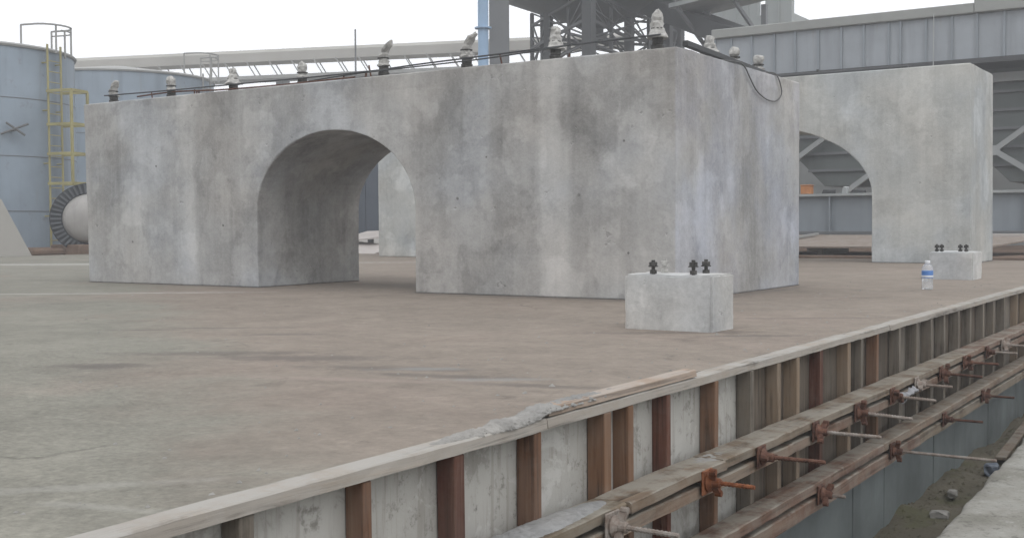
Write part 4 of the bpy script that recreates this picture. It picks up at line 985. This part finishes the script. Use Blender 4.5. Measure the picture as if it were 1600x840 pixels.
# tilted brown sheets over the pit
sh = thing('sloping_sheet_deck', 'brown sheets laid on a slope between the rear pier and the girder', 'sheets', (-9, 25, -0.06))
for i, (a, b) in enumerate(((-15.0, -12.2), (-12.18, -9.4), (-9.38, -6.6), (-6.58, -4.6))):
    fz = 0.09 - 0.0
    MB().hexa([(a, 23.8, fz), (b, 23.8 - (0.25 if i == 3 else 0), fz), (b + (0.9 if i == 3 else 0), 26.7, 0.315), (a, 26.7, 0.315), (a, 23.8, fz + 0.04), (b, 23.8 - (0.25 if i == 3 else 0), fz + 0.04), (b + (0.9 if i == 3 else 0), 26.7, 0.34), (a, 26.7, 0.34)]).build('sheet', M['deck'], sh, 0.004)
for x in (-14, -11, -8, -5.2): MB().box(x - 0.06, x + 0.06, 24.2, 26.0, -0.06, 0.10).build('bearer', M['deck'], sh)
tag(MB().bar((-9.15, 24.35, 0.205), (-8.75, 26.3, 0.365), 0.08, 0.05).build('loose_batten', M['rail'], bevel=0.006), 'grey batten lying on the brown sloping sheets', 'batten')
tag(MB().cyl((-9.2, 22.6, -0.12), (-5.0, 22.3, -0.16), 0.03, n=8).build('conduit', M['white']), 'thin pale conduit crossing the dark pit behind the rear pier', 'pipe')

# dark hoarding and white boards seen through the near arch
hd = thing('sheet_hoarding', 'dark blue grey sheet hoarding seen through the near arch', 'hoarding', (-22, 24.5, -0.06))
for i in range(6): MB().box(-24.6 + i * 0.95, -23.67 + i * 0.95, 24.5, 24.55, 0.35, 2.95).build('panel', M['hoard'], hd, 0.005)
for i in range(4): MB().box(-24.5 + i * 1.85, -24.38 + i * 1.85, 24.56, 24.68, -0.06, 2.9).build('post', M['steel_dark'], hd)
tag(MB().hexa([(-19.6, 21.6, 0.17), (-18.0, 21.5, 0.30), (-17.6, 22.6, 0.50), (-19.4, 22.9, 0.45), (-19.6, 21.6, 0.20), (-18.0, 21.5, 0.33), (-17.6, 22.6, 0.53), (-19.4, 22.9, 0.48)]).build('white_board', M['white']), 'upper white board tilted behind the rear pier, seen through the near arch', 'board')
tag(MB().hexa([(-19.2, 20.8, -0.04), (-17.6, 20.6, -0.16), (-17.4, 21.6, 0.12), (-19.3, 22.0, 0.22), (-19.2, 20.8, -0.01), (-17.6, 20.6, -0.13), (-17.4, 21.6, 0.15), (-19.3, 22.0, 0.25)]).build('white_board', M['white']), 'lower white board tilted behind the rear pier, seen through the near arch', 'board')
bt_ = thing('board_trestle', 'timber trestle under the white boards', 'trestle', (-18.5, 21.5, -1.54))
MB().box(-19.2, -19.0, 21.4, 21.9, -1.54, 0.06).build('leg', M['deck'], bt_)
MB().box(-18.0, -17.8, 21.2, 21.7, -1.54, -0.04).build('leg', M['deck'], bt_)
MB().box(-18.999, -18.001, 21.5, 21.6, -0.5, -0.38).build('cross_rail', M['deck'], bt_)

# ------------------------------------------------------------------ dusty air
hz = MB().box(-95, 60, -45, 125, -2.4, 17.5).build('haze', M['cable'])
hm = bpy.data.materials.new('haze air'); hm.use_nodes = True; ht = hm.node_tree; ht.nodes.clear()
ho = ht.nodes.new('ShaderNodeOutputMaterial'); hv = ht.nodes.new('ShaderNodeVolumePrincipled')
hv.inputs['Color'].default_value = (0.92, 0.93, 0.95, 1.0); hv.inputs['Density'].default_value = 0.0048; hv.inputs['Anisotropy'].default_value = 0.2
ht.links.new(hv.outputs[0], ho.inputs['Volume'])
hz.data.materials.clear(); hz.data.materials.append(hm)
tag(hz, 'thin pale dusty haze filling the air of the site', 'haze', kind='stuff')

for o in list(SC.objects):
    if '_loc' in o: del o['_loc']
